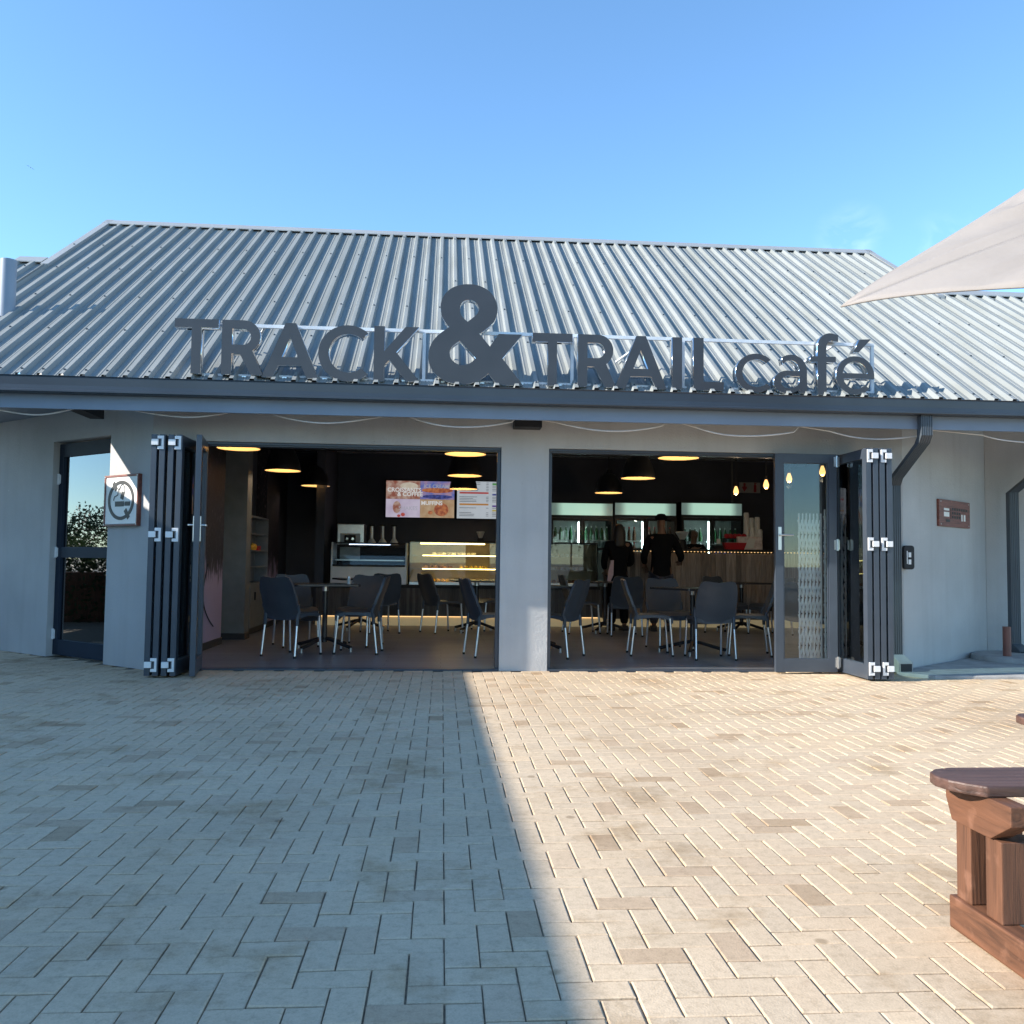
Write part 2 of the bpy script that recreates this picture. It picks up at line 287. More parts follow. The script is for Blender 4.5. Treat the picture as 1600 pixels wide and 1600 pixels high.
# ------------------------------------------------------------------ mesh helpers
class MB:
    def __init__(s): s.v = []; s.f = []; s.m = []
    def add(s, vs, fs, mi=0):
        o = len(s.v); s.v += [tuple(v) for v in vs]; s.f += [tuple(i+o for i in f) for f in fs]; s.m += [mi]*len(fs); return s
    def box(s, x0, x1, y0, y1, z0, z1, mi=0, mat=None):
        vs = [Vector((x, y, z)) for z in (z0, z1) for y in (y0, y1) for x in (x0, x1)]
        if mat: vs = [mat @ v for v in vs]
        return s.add(vs, [(0, 2, 3, 1), (4, 5, 7, 6), (0, 1, 5, 4), (2, 6, 7, 3), (0, 4, 6, 2), (1, 3, 7, 5)], mi)
    def cyl(s, p0, p1, r0, r1=None, n=12, mi=0, caps=True):
        r1 = r0 if r1 is None else r1
        p0 = Vector(p0); p1 = Vector(p1); d = (p1-p0).normalized()
        a = d.orthogonal().normalized(); b = d.cross(a)
        vs = []
        for p, r in ((p0, r0), (p1, r1)):
            for i in range(n):
                t = 2*PI*i/n; vs.append(p+a*math.cos(t)*r+b*math.sin(t)*r)
        fs = [(i, (i+1) % n, n+(i+1) % n, n+i) for i in range(n)]
        if caps: fs += [tuple(range(n-1, -1, -1)), tuple(range(n, 2*n))]
        return s.add(vs, fs, mi)
    def tube(s, pts, r, n=8, mi=0):
        pts = [Vector(p) for p in pts]; vs = []; fs = []
        up = None
        for i, p in enumerate(pts):
            d = (pts[min(i+1, len(pts)-1)]-pts[max(i-1, 0)]).normalized()
            if up is None: up = d.orthogonal().normalized()
            up = (up-d*up.dot(d)).normalized(); b = d.cross(up)
            for k in range(n):
                t = 2*PI*k/n; vs.append(p+up*math.cos(t)*r+b*math.sin(t)*r)
        for i in range(len(pts)-1):
            for k in range(n): fs.append((i*n+k, i*n+(k+1) % n, (i+1)*n+(k+1) % n, (i+1)*n+k))
        L = (len(pts)-1)*n
        fs += [tuple(range(n-1, -1, -1)), tuple(range(L, L+n))]
        return s.add(vs, fs, mi)
    def lathe(s, prof, c=(0, 0, 0), n=24, mi=0):
        vs = []; fs = []
        for r, z in prof:
            for k in range(n):
                t = 2*PI*k/n; vs.append((c[0]+r*math.cos(t), c[1]+r*math.sin(t), c[2]+z))
        for i in range(len(prof)-1):
            for k in range(n): fs.append((i*n+k, i*n+(k+1) % n, (i+1)*n+(k+1) % n, (i+1)*n+k))
        return s.add(vs, fs, mi)
    def prism(s, poly, axis, a0, a1, mi=0):
        """poly of 2D points extruded along axis: 'x': (y,z), 'y': (x,z), 'z': (x,y)"""
        def P(p, a): return {'x': (a, p[0], p[1]), 'y': (p[0], a, p[1]), 'z': (p[0], p[1], a)}[axis]
        n = len(poly); vs = [P(p, a0) for p in poly]+[P(p, a1) for p in poly]
        fs = [(i, (i+1) % n, n+(i+1) % n, n+i) for i in range(n)]+[tuple(range(n-1, -1, -1)), tuple(range(n, 2*n))]
        return s.add(vs, fs, mi)
    def build(s, name, mats, parent=None, bevel=0, smooth=False, loc=None, bev_seg=2):
        me = bpy.data.meshes.new(name); me.from_pydata(s.v, [], s.f); me.update()
        mats = mats if isinstance(mats, (list, tuple)) else [mats]
        for mt in mats: me.materials.append(M[mt] if isinstance(mt, str) else mt)
        for p, mi in zip(me.polygons, s.m): p.material_index = mi
        bm = bmesh.new(); bm.from_mesh(me); bmesh.ops.recalc_face_normals(bm, faces=bm.faces)
        if bevel:
            ed = [e for e in bm.edges if len(e.link_faces) == 2 and e.calc_face_angle(0) > .5]
            bmesh.ops.bevel(bm, geom=ed, offset=bevel, segments=bev_seg, profile=.6, affect='EDGES', clamp_overlap=True)
        bm.to_mesh(me); bm.free()
        o = bpy.data.objects.new(name, me); COL.objects.link(o)
        if parent: o.parent = parent
        if loc: o.location = loc
        if smooth:
            for p in me.polygons: p.use_smooth = True
            if smooth != 'all':
                try: me.set_sharp_from_angle(angle=R(40))
                except Exception: pass
        return o
def tag(o, label=None, cat=None, group=None, kind=None):
    if label: o['label'] = label
    if cat: o['category'] = cat
    if group: o['group'] = group
    if kind: o['kind'] = kind
    return o
def thing(name, label, cat, loc=(0, 0, 0), rz=0, group=None):
    o = bpy.data.objects.new(name, None); COL.objects.link(o); o.location = loc; o.rotation_euler = (0, 0, rz)
    o.empty_display_size = .1
    return tag(o, label, cat, group)
def copy_tree(o, parent=None):
    c = o.copy(); COL.objects.link(c)
    if parent: c.parent = parent
    for ch in list(o.children): copy_tree(ch, c)
    return c
def MBs(): return MB()
def arc(cx, cy, rx, ry, a0, a1, n):
    return [(cx+rx*math.cos(R(a0+(a1-a0)*i/n)), cy+ry*math.sin(R(a0+(a1-a0)*i/n))) for i in range(n+1)]
def outline(name, loops, depth, mats, parent=None, y_front=0, bevel=0):
    """flat outlines (outer loops and holes, in x/z metres) extruded back along +y by depth; front face mat 0, sides mat 1"""
    cu = bpy.data.curves.new(name, 'CURVE'); cu.dimensions = '2D'; cu.fill_mode = 'BOTH'; cu.extrude = depth/2
    for lp in loops:
        sp = cu.splines.new('POLY'); sp.points.add(len(lp)-1); sp.use_cyclic_u = True
        for p, q in zip(sp.points, lp): p.co = (q[0], q[1], 0, 1)
    tmp = bpy.data.objects.new(name, cu); COL.objects.link(tmp)
    dg = bpy.context.evaluated_depsgraph_get(); me = bpy.data.meshes.new_from_object(tmp.evaluated_get(dg))
    bpy.data.objects.remove(tmp); bpy.data.curves.remove(cu)
    for v in me.vertices:
        x, y, z = v.co; v.co = (x, y_front+depth/2-z, y)
    me.materials.clear()
    for mt in mats: me.materials.append(M[mt])
    me.update()
    bm = bmesh.new(); bm.from_mesh(me); bmesh.ops.remove_doubles(bm, verts=bm.verts, dist=1e-5); bmesh.ops.recalc_face_normals(bm, faces=bm.faces); bm.to_mesh(me); bm.free()
    for p in me.polygons: p.material_index = 0 if abs(p.normal.y) > .7 or len(mats) == 1 else 1
    me.name = name
    o = bpy.data.objects.new(name, me); COL.objects.link(o)
    if parent: o.parent = parent
    return o
def lettering(name, text, size, mat, parent, loc, depth=.002, align='CENTER', bold=.0, rz=0, spacing=1.0, sx=1):
    cu = bpy.data.curves.new(name, 'FONT'); cu.body = text; cu.size = size; cu.align_x = align; cu.extrude = depth/2; cu.offset = bold; cu.space_character = spacing; cu.resolution_u = 3
    tmp = bpy.data.objects.new(name, cu); COL.objects.link(tmp)
    dg = bpy.context.evaluated_depsgraph_get(); me = bpy.data.meshes.new_from_object(tmp.evaluated_get(dg))
    bpy.data.objects.remove(tmp); bpy.data.curves.remove(cu)
    for v in me.vertices:
        x, y, z = v.co; v.co = (x*sx, -z, y)
    me.materials.clear(); me.materials.append(M[mat] if isinstance(mat, str) else mat)
    bm = bmesh.new(); bm.from_mesh(me); bmesh.ops.recalc_face_normals(bm, faces=bm.faces); bm.to_mesh(me); bm.free()
    o = bpy.data.objects.new(name, me); COL.objects.link(o); o.location = loc; o.rotation_euler = (0, 0, rz)
    if parent: o.parent = parent
    return o

# ------------------------------------------------------------------ world and sun
SA, SB = 2.0, .41
TO_SUN = Vector((-SA, -SB, 1)).normalized()
SUN_EL = math.asin(TO_SUN.z); SUN_AZ = math.atan2(TO_SUN.x, TO_SUN.y)
w = bpy.data.worlds.new('World'); S.world = w; w.use_nodes = True; nt = w.node_tree
bg = nt.nodes['Background']; sky = N(nt, 'ShaderNodeTexSky', sky_type='NISHITA'); sky.sun_disc = False
sky.sun_elevation = SUN_EL; sky.sun_rotation = SUN_AZ % (2*PI); sky.altitude = 1400; sky.air_density = 1.0; sky.dust_density = .05; sky.ozone_density = 3.5
# two faint wisps of high cloud low in the sky behind the roof
tc = N(nt, 'ShaderNodeTexCoord')
wn = N(nt, 'ShaderNodeTexNoise'); wn.inputs['Scale'].default_value = 17; wn.inputs['Detail'].default_value = 6; wn.inputs['Distortion'].default_value = .7; nt.links.new(tc.outputs['Generated'], wn.inputs['Vector'])
wr = ramp(nt, wn.outputs['Fac'], [(.40, (0, 0, 0)), (.75, (1, 1, 1))])
acc = None
for d, rad in (((.4455, .9508, .36), .042), ((.555, .955, .345), .05)):
    v = Vector(d).normalized()
    dist = N(nt, 'ShaderNodeVectorMath', operation='DISTANCE'); nt.links.new(tc.outputs['Generated'], dist.inputs[0]); dist.inputs[1].default_value = v
    mr = N(nt, 'ShaderNodeMapRange', interpolation_type='SMOOTHSTEP'); mr.inputs['From Min'].default_value = rad; mr.inputs['From Max'].default_value = 0; nt.links.new(dist.outputs['Value'], mr.inputs['Value'])
    if acc is None: acc = mr.outputs[0]
    else:
        ad = N(nt, 'ShaderNodeMath', operation='ADD'); nt.links.new(acc, ad.inputs[0]); nt.links.new(mr.outputs[0], ad.inputs[1]); acc = ad.outputs[0]
ml = N(nt, 'ShaderNodeMath', operation='MULTIPLY'); nt.links.new(acc, ml.inputs[0]); nt.links.new(wr.outputs[0], ml.inputs[1])
m2 = N(nt, 'ShaderNodeMath', operation='MULTIPLY'); m2.inputs[1].default_value = .22; nt.links.new(ml.outputs[0], m2.inputs[0])
mx = N(nt, 'ShaderNodeMixRGB'); mx.inputs[2].default_value = (9, 9.2, 9.6, 1)
hs = N(nt, 'ShaderNodeHueSaturation'); hs.inputs['Saturation'].default_value = 1.04; nt.links.new(sky.outputs[0], hs.inputs['Color'])
tn = N(nt, 'ShaderNodeMixRGB', blend_type='MULTIPLY'); tn.inputs[0].default_value = 1; tn.inputs[2].default_value = (.91, .995, .95, 1); nt.links.new(hs.outputs[0], tn.inputs[1])
nt.links.new(m2.outputs[0], mx.inputs[0]); nt.links.new(tn.outputs[0], mx.inputs[1]); nt.links.new(mx.outputs[0], bg.inputs[0])
bg.inputs[1].default_value = .136
sl = bpy.data.lights.new('sun', 'SUN'); so = bpy.data.objects.new('sun', sl); COL.objects.link(so)
sl.energy = 3.25; sl.angle = R(.36); sl.color = (1, .94, .84)
so.rotation_euler = (-TO_SUN).to_track_quat('-Z', 'Y').to_euler(); so.location = (-20, -5, 15)
S.view_settings.view_transform = 'Standard'; S.view_settings.look = 'None'; S.view_settings.gamma = 1; S.view_settings.exposure = 1.5
S.render.engine = 'CYCLES'; S.cycles.use_denoising = True; S.cycles.max_bounces = 8; S.cycles.transparent_max_bounces = 16
S.cycles.sample_clamp_indirect = 6

# ------------------------------------------------------------------ ground and paving
F = 9.365
g = MB().add([(-400, -400, -.06), (400, -400, -.06), (400, 400, -.06), (-400, 400, -.06)], [(0, 1, 2, 3)]).build('ground', 'earth'); tag(g, kind='structure')
g = MB().add([(-14, -9, -.0085), (12, -9, -.0085), (12, 12.2, -.0085), (-14, 12.2, -.0085)], [(0, 1, 2, 3)]).build('paving_bed', 'sand'); tag(g, kind='structure')
def paving():
    P = .1; g = .0022; c = .0046; dz = .0028
    b = MB(); X0 = .0236
    rnd = random.Random(3)
    def brick(x0, y0, lx, ly):
        j = rnd.uniform(-.0012, .0012); t = (rnd.uniform(-.0014, .0014), rnd.uniform(-.0014, .0014))
        gg = g+rnd.uniform(-.0006, .0008)
        xa, xb, ya, yb = x0+gg, x0+lx-gg, y0+gg, y0+ly-gg
        def z(x, y): return j+t[0]*(x-x0-lx/2)/.1+t[1]*(y-y0-ly/2)/.1
        xa += rnd.uniform(-.0007, .0009); xb += rnd.uniform(-.0009, .0007); ya += rnd.uniform(-.0007, .0009); yb += rnd.uniform(-.0009, .0007)
        vs = [(xa, ya, -.018), (xb, ya, -.018), (xb, yb, -.018), (xa, yb, -.018)]
        vs += [(x, y, z(x, y)-dz) for x, y in ((xa, ya), (xb, ya), (xb, yb), (xa, yb))]
        vs += [(x, y, z(x, y)) for x, y in ((xa+c, ya+c), (xb-c, ya+c), (xb-c, yb-c), (xa+c, yb-c))]
        fs = [(8, 9, 10, 11)]
        for i in range(4):
            k = (i+1) % 4; fs.append((4+i, 4+k, 8+k, 8+i)); fs.append((i, k, 4+k, 4+i))
        b.add(vs, fs)
    for iy in range(-40, 112):
        for ix in range(-92, 92):
            k = (ix-iy) % 4            # herringbone: each diagonal step shifts by one cell
            x = X0+ix*P; y = 2.8823+iy*P
            yl = 9.30 if x > -3.05 else min(11.6, 9.28+(-2.95-x)*.83)
            if y > yl: continue
            if not (-6.2 < x < 7.2): continue
            if k == 0: brick(x, y, 2*P, P)
            elif k == 2: brick(x, y-P, P, 2*P)
    # the niches beside the corners
    return b.build('paving', 'paver')
tag(paving(), kind='structure')
# ------------------------------------------------------------------ cafe building
B = thing('cafe_building', 'grey plastered cafe with pitched corrugated roof and wide open folding doors', 'building', (0, F, 0))
BI = Matrix.Translation((0, -F, 0))
def part(mb, name, mats, parent=None, **k):
    """part of the building: geometry is given in world metres"""
    mb.v = [(x, y-F, z) for x, y, z in mb.v]
    return mb.build(name, mats, parent or B, **k)
dirx, diry = .77, .64
TOP = 3.26; OH = 2.315
XL, XR = -2.945, 4.93
b = MB()
# front wall: lintel, pillar, end piers
b.box(XL+.001, XR-.001, F, F+.26, OH, TOP)
b.box(.597, 1.095, F, F+.26, 0, OH)
part(b, 'front_wall', 'plaster')
b = MB(); b.box(XL+.001, -2.80, F, F+.26, 0, OH-.001); part(b, 'end_pier', 'plaster'); b = MB().box(4.52, XR-.001, F, F+.26, 0, OH-.001); part(b, 'end_pier', 'plaster')
def slab(p0, d, s0, s1, th, z0, z1, mb):
    n = Vector((-d[1], d[0])) if d[0] > 0 else Vector((d[1], -d[0]))
    if n.y < 0: n = -n
    a = Vector(p0)+Vector(d)*s0; c = Vector(p0)+Vector(d)*s1
    poly = [(a.x, a.y), (c.x, c.y), (c.x+n.x*th, c.y+n.y*th), (a.x+n.x*th, a.y+n.y*th)]
    return mb.prism(poly, 'z', z0, z1)
def aw(px, s):  # helper kept simple
    return px
# left angled wall with a recessed door opening between s = .84 and 1.86
PL = (XL, F); DL = (-dirx, diry); PR = (XR, F); DR = (dirx, diry)
b = MB(); slab(PL, DL, 0, .76, .25, 0, TOP, b); slab(PL, DL, .7601, 1.92, .25, 2.42, TOP, b); slab(PL, DL, 1.9201, 3.6, .25, 0, TOP, b)
part(b, 'angled_wall', 'plaster')
b = MB(); slab(PR, DR, 0, 2.5, .25, 0, TOP, b); vR = Vector(PR)+Vector(DR)*2.5
b.box(vR.x+.002, 12, vR.y-.004, vR.y+.25, 0, TOP); part(b, 'angled_wall', 'plaster')
# interior shell
b = MB(); b.box(-3.4, 8.0, 17.7, 17.9, 0, 3.2); b.box(7.0, 7.2, 11.3, 17.69, 0, 3.2); b.box(-3.25, -3.0, 13.03, 17.69, 0, 3.2); b.box(-2.2, -2.05, 15.9, 17.69, 0, 3.2)
part(b, 'interior_wall', 'bwall')
b = MB(); b.box(-3.6, 8.2, F+.28, 17.69, 3.19, 3.24); part(b, 'ceiling', 'ceil')
b = MB(); b.box(-3.1, -2.86, F+.27, 12.10, .10, 3.18); part(b, 'mural_wall', 'mural'); b = MB().box(-2.999, -2.83, 13.05, 13.32, .10, 3.18); part(b, 'mural_wall', 'mural'); b = MB().box(-2.999, -2.83, 14.80, 15.9, .10, 3.18); part(b, 'mural_wall', 'mural')
b = MB(); b.box(-3.1, -2.845, F+.27, 12.112, 0, .098); part(b, 'skirting', 'skirt', bevel=.006); b = MB().box(-3.3, -2.685, 12.70, 13.03, 0, .098); part(b, 'skirting', 'skirt', bevel=.006); b = MB().box(-2.999, -2.815, 14.80, 15.9, 0, .098); part(b, 'skirting', 'skirt', bevel=.006)
b = MB(); b.box(-3.3, -2.70, 12.72, 13.02, .1, 3.18); part(b, 'interior_pier', 'pierint')
b = MB(); b.box(-3.38, -3.16, 10.6, 12.69, 0, 3.18); part(b, 'interior_wall', 'bwall')
# roof trusses
for yy in (12.2, 14.6):
    t = MB(); t.box(-3, 7, yy-.03, yy+.03, 2.86, 2.93); t.box(-3, 7, yy-.03, yy+.03, 3.12, 3.185)
    for k in range(9):
        x = -2.6+k*1.1; t.cyl((x, yy, 2.9), (x+.55, yy, 3.15), .028, n=6); t.cyl((x+.55, yy, 3.15), (x+1.1, yy, 2.9), .028, n=6)
    part(t, 'roof_truss', 'black')
t = MB(); t.cyl((3.2, 13.2, 2.66), (5.2, 12.4, 3.16), .045, n=6); t.cyl((3.22, 13.2, 2.62), (3.22, 13.2, 3.17), .04, n=6); part(t, 'roof_brace', 'black'); t = MB(); t.cyl((1.1, 12.6, 2.66), (2.0, 12.3, 3.17), .045, n=6); part(t, 'roof_brace', 'black')
fl = MB().prism([(-2.93, F+.12), (4.92, F+.12), (6.6, 11.0), (8.2, 17.69), (-3.6, 17.69), (-3.3, 10.0)], 'z', -.05, .012).build('floor', 'floor'); tag(fl, kind='structure')

# roof of corrugated sheet
SL = .6434; EY = 8.60
def rz_(y): return 2.735+SL*(y-8.55)
PITCHX = .193
def ibr(x0, x1, y0, y1, zf, mb, step=None):
    prof = []
    ph = -3.747
    k0 = math.floor((x0-ph)/PITCHX)-1
    for k in range(k0, k0+int((x1-x0)/PITCHX)+4):
        cx = ph+k*PITCHX
        prof += [(cx-.036, 0), (cx-.019, .050), (cx+.019, .050), (cx+.036, 0), (cx+.075, 0), (cx+.079, .005), (cx+.087, .005), (cx+.091, 0), (cx+.106, 0), (cx+.110, .005), (cx+.118, .005), (cx+.122, 0)]
    prof = [(x, h) for x, h in prof if x0 <= x <= x1]
    prof = [(x0, 0)]+prof+[(x1, 0)]
    vs = []; fs = []
    for x, h in prof: vs += [(x, y0, zf(y0)+h), (x, y1, zf(y1)+h)]
    for i in range(len(prof)-1): fs.append((2*i, 2*i+2, 2*i+3, 2*i+1))
    mb.add(vs, fs)
b = MB()
RY = 13.9; GX0, GX1 = -5.11, 6.77; LY = 12.0
ibr(GX0, GX1, EY, RY, rz_, b); ibr(-5.5, GX0-.0005, EY, LY, rz_, b); ibr(GX1+.0005, 12, EY, LY, rz_, b)
b.add([(GX0, RY, rz_(RY)), (GX1, RY, rz_(RY)), (GX1, RY+5.3, rz_(RY)-5.3*SL), (GX0, RY+5.3, rz_(RY)-5.3*SL)], [(0, 1, 2, 3)])
for xa, xb in ((-5.5, GX0), (GX1, 12)):
    b.add([(xa, LY, rz_(LY)), (xb, LY, rz_(LY)), (xb, LY+5, rz_(LY)-5*SL*.6), (xa, LY+5, rz_(LY)-5*SL*.6)], [(0, 1, 2, 3)])
for xg in (GX0+.02, GX1-.02):
    b.add([(xg, 8.8, rz_(8.8)-.06), (xg, RY, rz_(RY)-.03), (xg, 18.8, rz_(9.0)-.06), (xg, 18.8, 3.0), (xg, 8.8, 3.0)] if False else [(xg, LY-.4, rz_(LY)-.3), (xg, RY, rz_(RY)-.03), (xg, RY+2.2, rz_(RY-2.2)-.1)], [(0, 1, 2)])
# sheet fixing screws on the rib crowns
sc_i = 0
for row, yy in enumerate([8.68+.98*i for i in range(6)]):
    k = -11 if False else math.floor((-5.7+3.747)/PITCHX)
    while True:
        x = -3.747+k*PITCHX; k += 1
        if x > 11: break
        if (k+row) % 2 and row: continue
        if yy > LY and not (GX0 < x < GX1): continue
        z = rz_(yy)+.050; b.box(x-.008, x+.008, yy-.008, yy+.008, z-.003, z+.012, 1)
roof = part(b, 'roof', ['roof', 'gutter'])
def cap(x0, x1, y, zt, name='ridge_cap'):
    c = MB(); w_ = .17; t = .006
    z = zt+.052
    poly = [(y-w_, z-w_*SL), (y, z), (y+w_, z-w_*SL), (y+w_, z-w_*SL-.014), (y, z-.014), (y-w_, z-w_*SL-.014)]
    c.prism(poly, 'x', x0, x1); return part(c, name, 'ridge', parent=roof) if False else c
for x0, x1, y in ((GX0-.06, GX1+.06, RY), (-5.53, GX0-.07, LY), (GX1+.07, 12, LY)):
    c = cap(x0, x1, y, rz_(y)); part(c, 'ridge_cap', 'ridge')
    # the black closure gap under the cap is the open rib, backed by a foam strip
    c = MB().box(x0+.07, x1-.07, y-.07, y-.05, rz_(y)-.035, rz_(y)+.004); part(c, 'ridge_closure', 'gasket')
# verge flashings
for xg, s in ((GX0, -1), (GX1, 1)):
    c = MB(); ya, yb = LY-.25, RY+.02
    for y0_, y1_ in ((ya, yb),):
        xa, xb = sorted((xg-s*.045, xg+s*.05))
        vs = []
        for y_ in (y0_, y1_):
            z = rz_(y_)+.052
            vs += [(xa, y_, z), (xb, y_, z), (xb, y_, z-.12), (xa, y_, z-.012)]
        c.add(vs, [(0, 1, 5, 4), (1, 2, 6, 5), (2, 3, 7, 6), (3, 0, 4, 7), (0, 3, 2, 1), (4, 5, 6, 7)])
    part(c, 'verge_flashing', 'ridge')
# gutter, fascia, eaves
GX = (-5.5, 12)
poly = [(8.552, 2.775), (8.545, 2.787), (8.556, 2.79), (8.562, 2.78), (8.565, 2.70), (8.572, 2.655), (8.585, 2.648), (8.655, 2.648), (8.655, 2.77), (8.668, 2.77), (8.668, 2.632), (8.552, 2.632), (8.545, 2.64), (8.545, 2.652), (8.553, 2.662), (8.555, 2.70)]
c = MB(); c.prism(poly, 'x', *GX); part(c, 'gutter', 'gutter')
c = MB(); zb = 2.50; c.box(GX[0], GX[1], 8.672, 8.70, zb, 2.79); part(c, 'fascia', 'fascia')
c = MB()
for x in (-5.2, -3.2, 4.35-.3, 6.1): pass
for px, py, hw_ in ((119, 638, .07), (825, 665, .14)):
    p = at(px, py-3, 9.2); c = MB(); c.box(p.x-hw_, p.x+hw_, 9.15, F-.006 if -2.9 < p.x < 4.9 else 9.75, p.z-.04, p.z+.07); part(c, 'eave_beam', 'black')
c = MB().box(XL-.29, 12, 8.71, F-.002, 2.70, 2.72); part(c, 'soffit_and_sun_block', 'fascia'); c = MB().box(-5.5, 12, 8.72, 8.74, 2.7205, 2.825); part(c, 'eave_filler', 'black'); c = MB().box(-6.6, -3.75, 9.78, 12.2, 2.74, 2.76); part(c, 'soffit_and_sun_block', 'fascia')  # last panel, at rear left, is added to keep sun off the angled wall
# flue
p = at(10, 490, 10.15)
c = MB(); c.cyl((p.x, 10.15, rz_(10.15)-.05), (p.x, 10.15, 4.36), .085, n=24); part(c, 'flue', 'fascia', smooth=True)
# downpipes: fluted rectangular pipe
def downpipe(path, wx, wy):
    c = MB(); vs = []; fs = []
    # cross-section with flutes on the front
    sec = [(-wx/2, wy/2), (-wx/2, -wy/2)]
    nfl = 5
    for i in range(nfl):
        x = -wx/2+wx*(i+.5)/nfl; h = wx/nfl/2
        sec += [(x-h*.55, -wy/2), (x-h*.35, -wy/2+.007), (x+h*.35, -wy/2+.007), (x+h*.55, -wy/2)]
    sec += [(wx/2, -wy/2), (wx/2, wy/2)]
    n = len(sec)
    for i, p in enumerate(path):
        for sx, sy in sec: vs.append((p[0]+sx, p[1]+sy, p[2]))
    for i in range(len(path)-1):
        for k in range(n): fs.append((i*n+k, i*n+(k+1) % n, (i+1)*n+(k+1) % n, (i+1)*n+k))
    fs += [tuple(range(n)), tuple(range((len(path)-1)*n, len(path)*n))]
    c.add(vs, fs); return c
c = downpipe([(4.785, 8.64, 2.64), (4.785, 8.64, 2.43), (4.79, 8.70, 2.36), (4.77, 9.20, 2.05), (4.78, 9.27, 1.98), (4.78, 9.27, .19)], .115, .09)
dp = part(c, 'downpipe', 'pipe')
def shoe(x, y, s=1):
    c = MB(); c.add([(x-.065, y-.045, .20), (x+.065, y-.045, .20), (x+.065, y+.045, .20), (x-.065, y+.045, .20),
                     (x-.055, y-.17, .13), (x+.10, y-.17, .13), (x+.10, y+.03, .02), (x-.055, y+.03, .02), (x-.055, y-.16, .02), (x+.10, y-.16, .02)],
                    [(0, 1, 2, 3), (0, 4, 5, 1), (1, 5, 9, 6, 2), (3, 2, 6, 7), (0, 3, 7, 8, 4), (7, 6, 9, 8), (4, 8, 9, 5)])
    c.box(x-.045, x+.088, y-.176, y-.165, .03, .122, 1)
    return c
part(shoe(4.785, 9.27), 'downpipe_shoe', ['concrete', 'black'], bevel=.006)
p0 = at(1583, 770, 10.6); p1 = at(1606, 735, 10.6)
c = downpipe([(p1.x+.5, 9.9, p1.z+.42), (p1.x+.1, 10.4, p1.z+.05), (p0.x, 10.62, p0.z), (p0.x, 10.62, p0.z-.06), (p0.x, 10.62, .18)], .115, .08)
part(c, 'downpipe', 'pipe'); part(shoe(p0.x, 10.62), 'downpipe_shoe', ['pipe', 'black'], bevel=.006)

# door frames round the two openings
for x0, x1 in ((-2.80, .597), (1.095, 4.52)):
    c = MB(); c.box(x0, x1, F+.05, F+.15, OH-.042, OH-.001); c.box(x0+.001, x0+.04, F+.055, F+.145, .012, OH-.043); c.box(x1-.04, x1-.001, F+.055, F+.145, .012, OH-.043)
    c.box(x0+.001, x1-.001, F+.03, F+.045, OH-.028, OH-.002)
    part(c, 'door_frame', 'alu', bevel=.004)
    c = MB(); c.box(x0+.002, x1-.002, F-.01, F+.115, -.004, .018); part(c, 'threshold', 'alu', bevel=.004)

# folding leaves
def leaf(p, ang, w, name='folding_door', fm='alu', pane='glass', h=2.27, z0=.02, th=.052, st=.085, rail_t=.10, rail_b=.14, handle=None, hinges=(), seal=False, mid=None):
    """leaf hinged at p (x,y), running along direction ang for w metres"""
    e = bpy.data.objects.new(name, None)
    b = MB()
    b.box(0, st, -th/2, th/2, z0, z0+h); b.box(w-st, w, -th/2, th/2, z0, z0+h)
    b.box(st-.001, w-st+.001, -th/2+.001, th/2-.001, z0+h-rail_t, z0+h-.0005); b.box(st-.001, w-st+.001, -th/2+.001, th/2-.001, z0+.0005, z0+rail_b)
    if mid: b.box(st-.001, w-st+.001, -th/2+.002, th/2-.002, mid-.06, mid+.06)
    # glazing beads set back from the frame face
    for x0, x1 in ((st, st+.014), (w-st-.014, w-st)): b.box(x0-.001, x1, -th/2+.010, th/2-.010, z0+rail_b, z0+h-rail_t)
    o = b.build(name, fm, B, bevel=.003)
    g = MB(); segs = [(z0+rail_b-.005, z0+h-rail_t+.005)] if not mid else [(z0+rail_b-.005, mid-.055), (mid+.055, z0+h-rail_t+.005)]
    for za, zb_ in segs:
        g = MB(); g.box(st+.004, w-st-.004, -.004, .004, za, zb_); g.build('pane', pane, o)
    # grooves with rubber at the free edge
    if seal:
        g = MB(); g.box(w, w+.004, -th*.32, -th*.12, z0+.01, z0+h-.01); g.box(w, w+.004, th*.1, th*.3, z0+.01, z0+h-.01); g.build('gasket', 'gasket', o)
    if handle:
        hx, zz = handle
        for s in (-1, 1):
            hb = MB(); hb.box(hx-.018, hx+.018, s*(th/2), s*(th/2+.010), zz-.12, zz+.12)
            hb.cyl((hx, s*(th/2+.01), zz+.035), (hx, s*(th/2+.05), zz+.035), .010); hb.cyl((hx, s*(th/2+.05), zz+.035), (hx+(.13 if hx < w/2 else -.13), s*(th/2+.05), zz+.035), .0095)
            hb.build('handle', 'steel', o, bevel=.002)
    for (x, zz, mt) in hinges:
        hb = MB(); hb.cyl((x, -th/2-.012, zz-.06), (x, -th/2-.012, zz+.06), .014); hb.box(x-.03, x+.03, -th/2-.004, -th/2, zz-.05, zz+.05)
        hb.build('hinge', mt, o)
    o.location = (p[0], p[1]-F, 0); o.rotation_euler = (0, 0, ang)
    return o
def knuckle(x, y, z, parent_leaf, flip=1):
    """white bridging hinge fixed to the edges of two folded leaves, built in the leaf's own frame"""
    pass
HZ = (2.212, 1.34, .122)
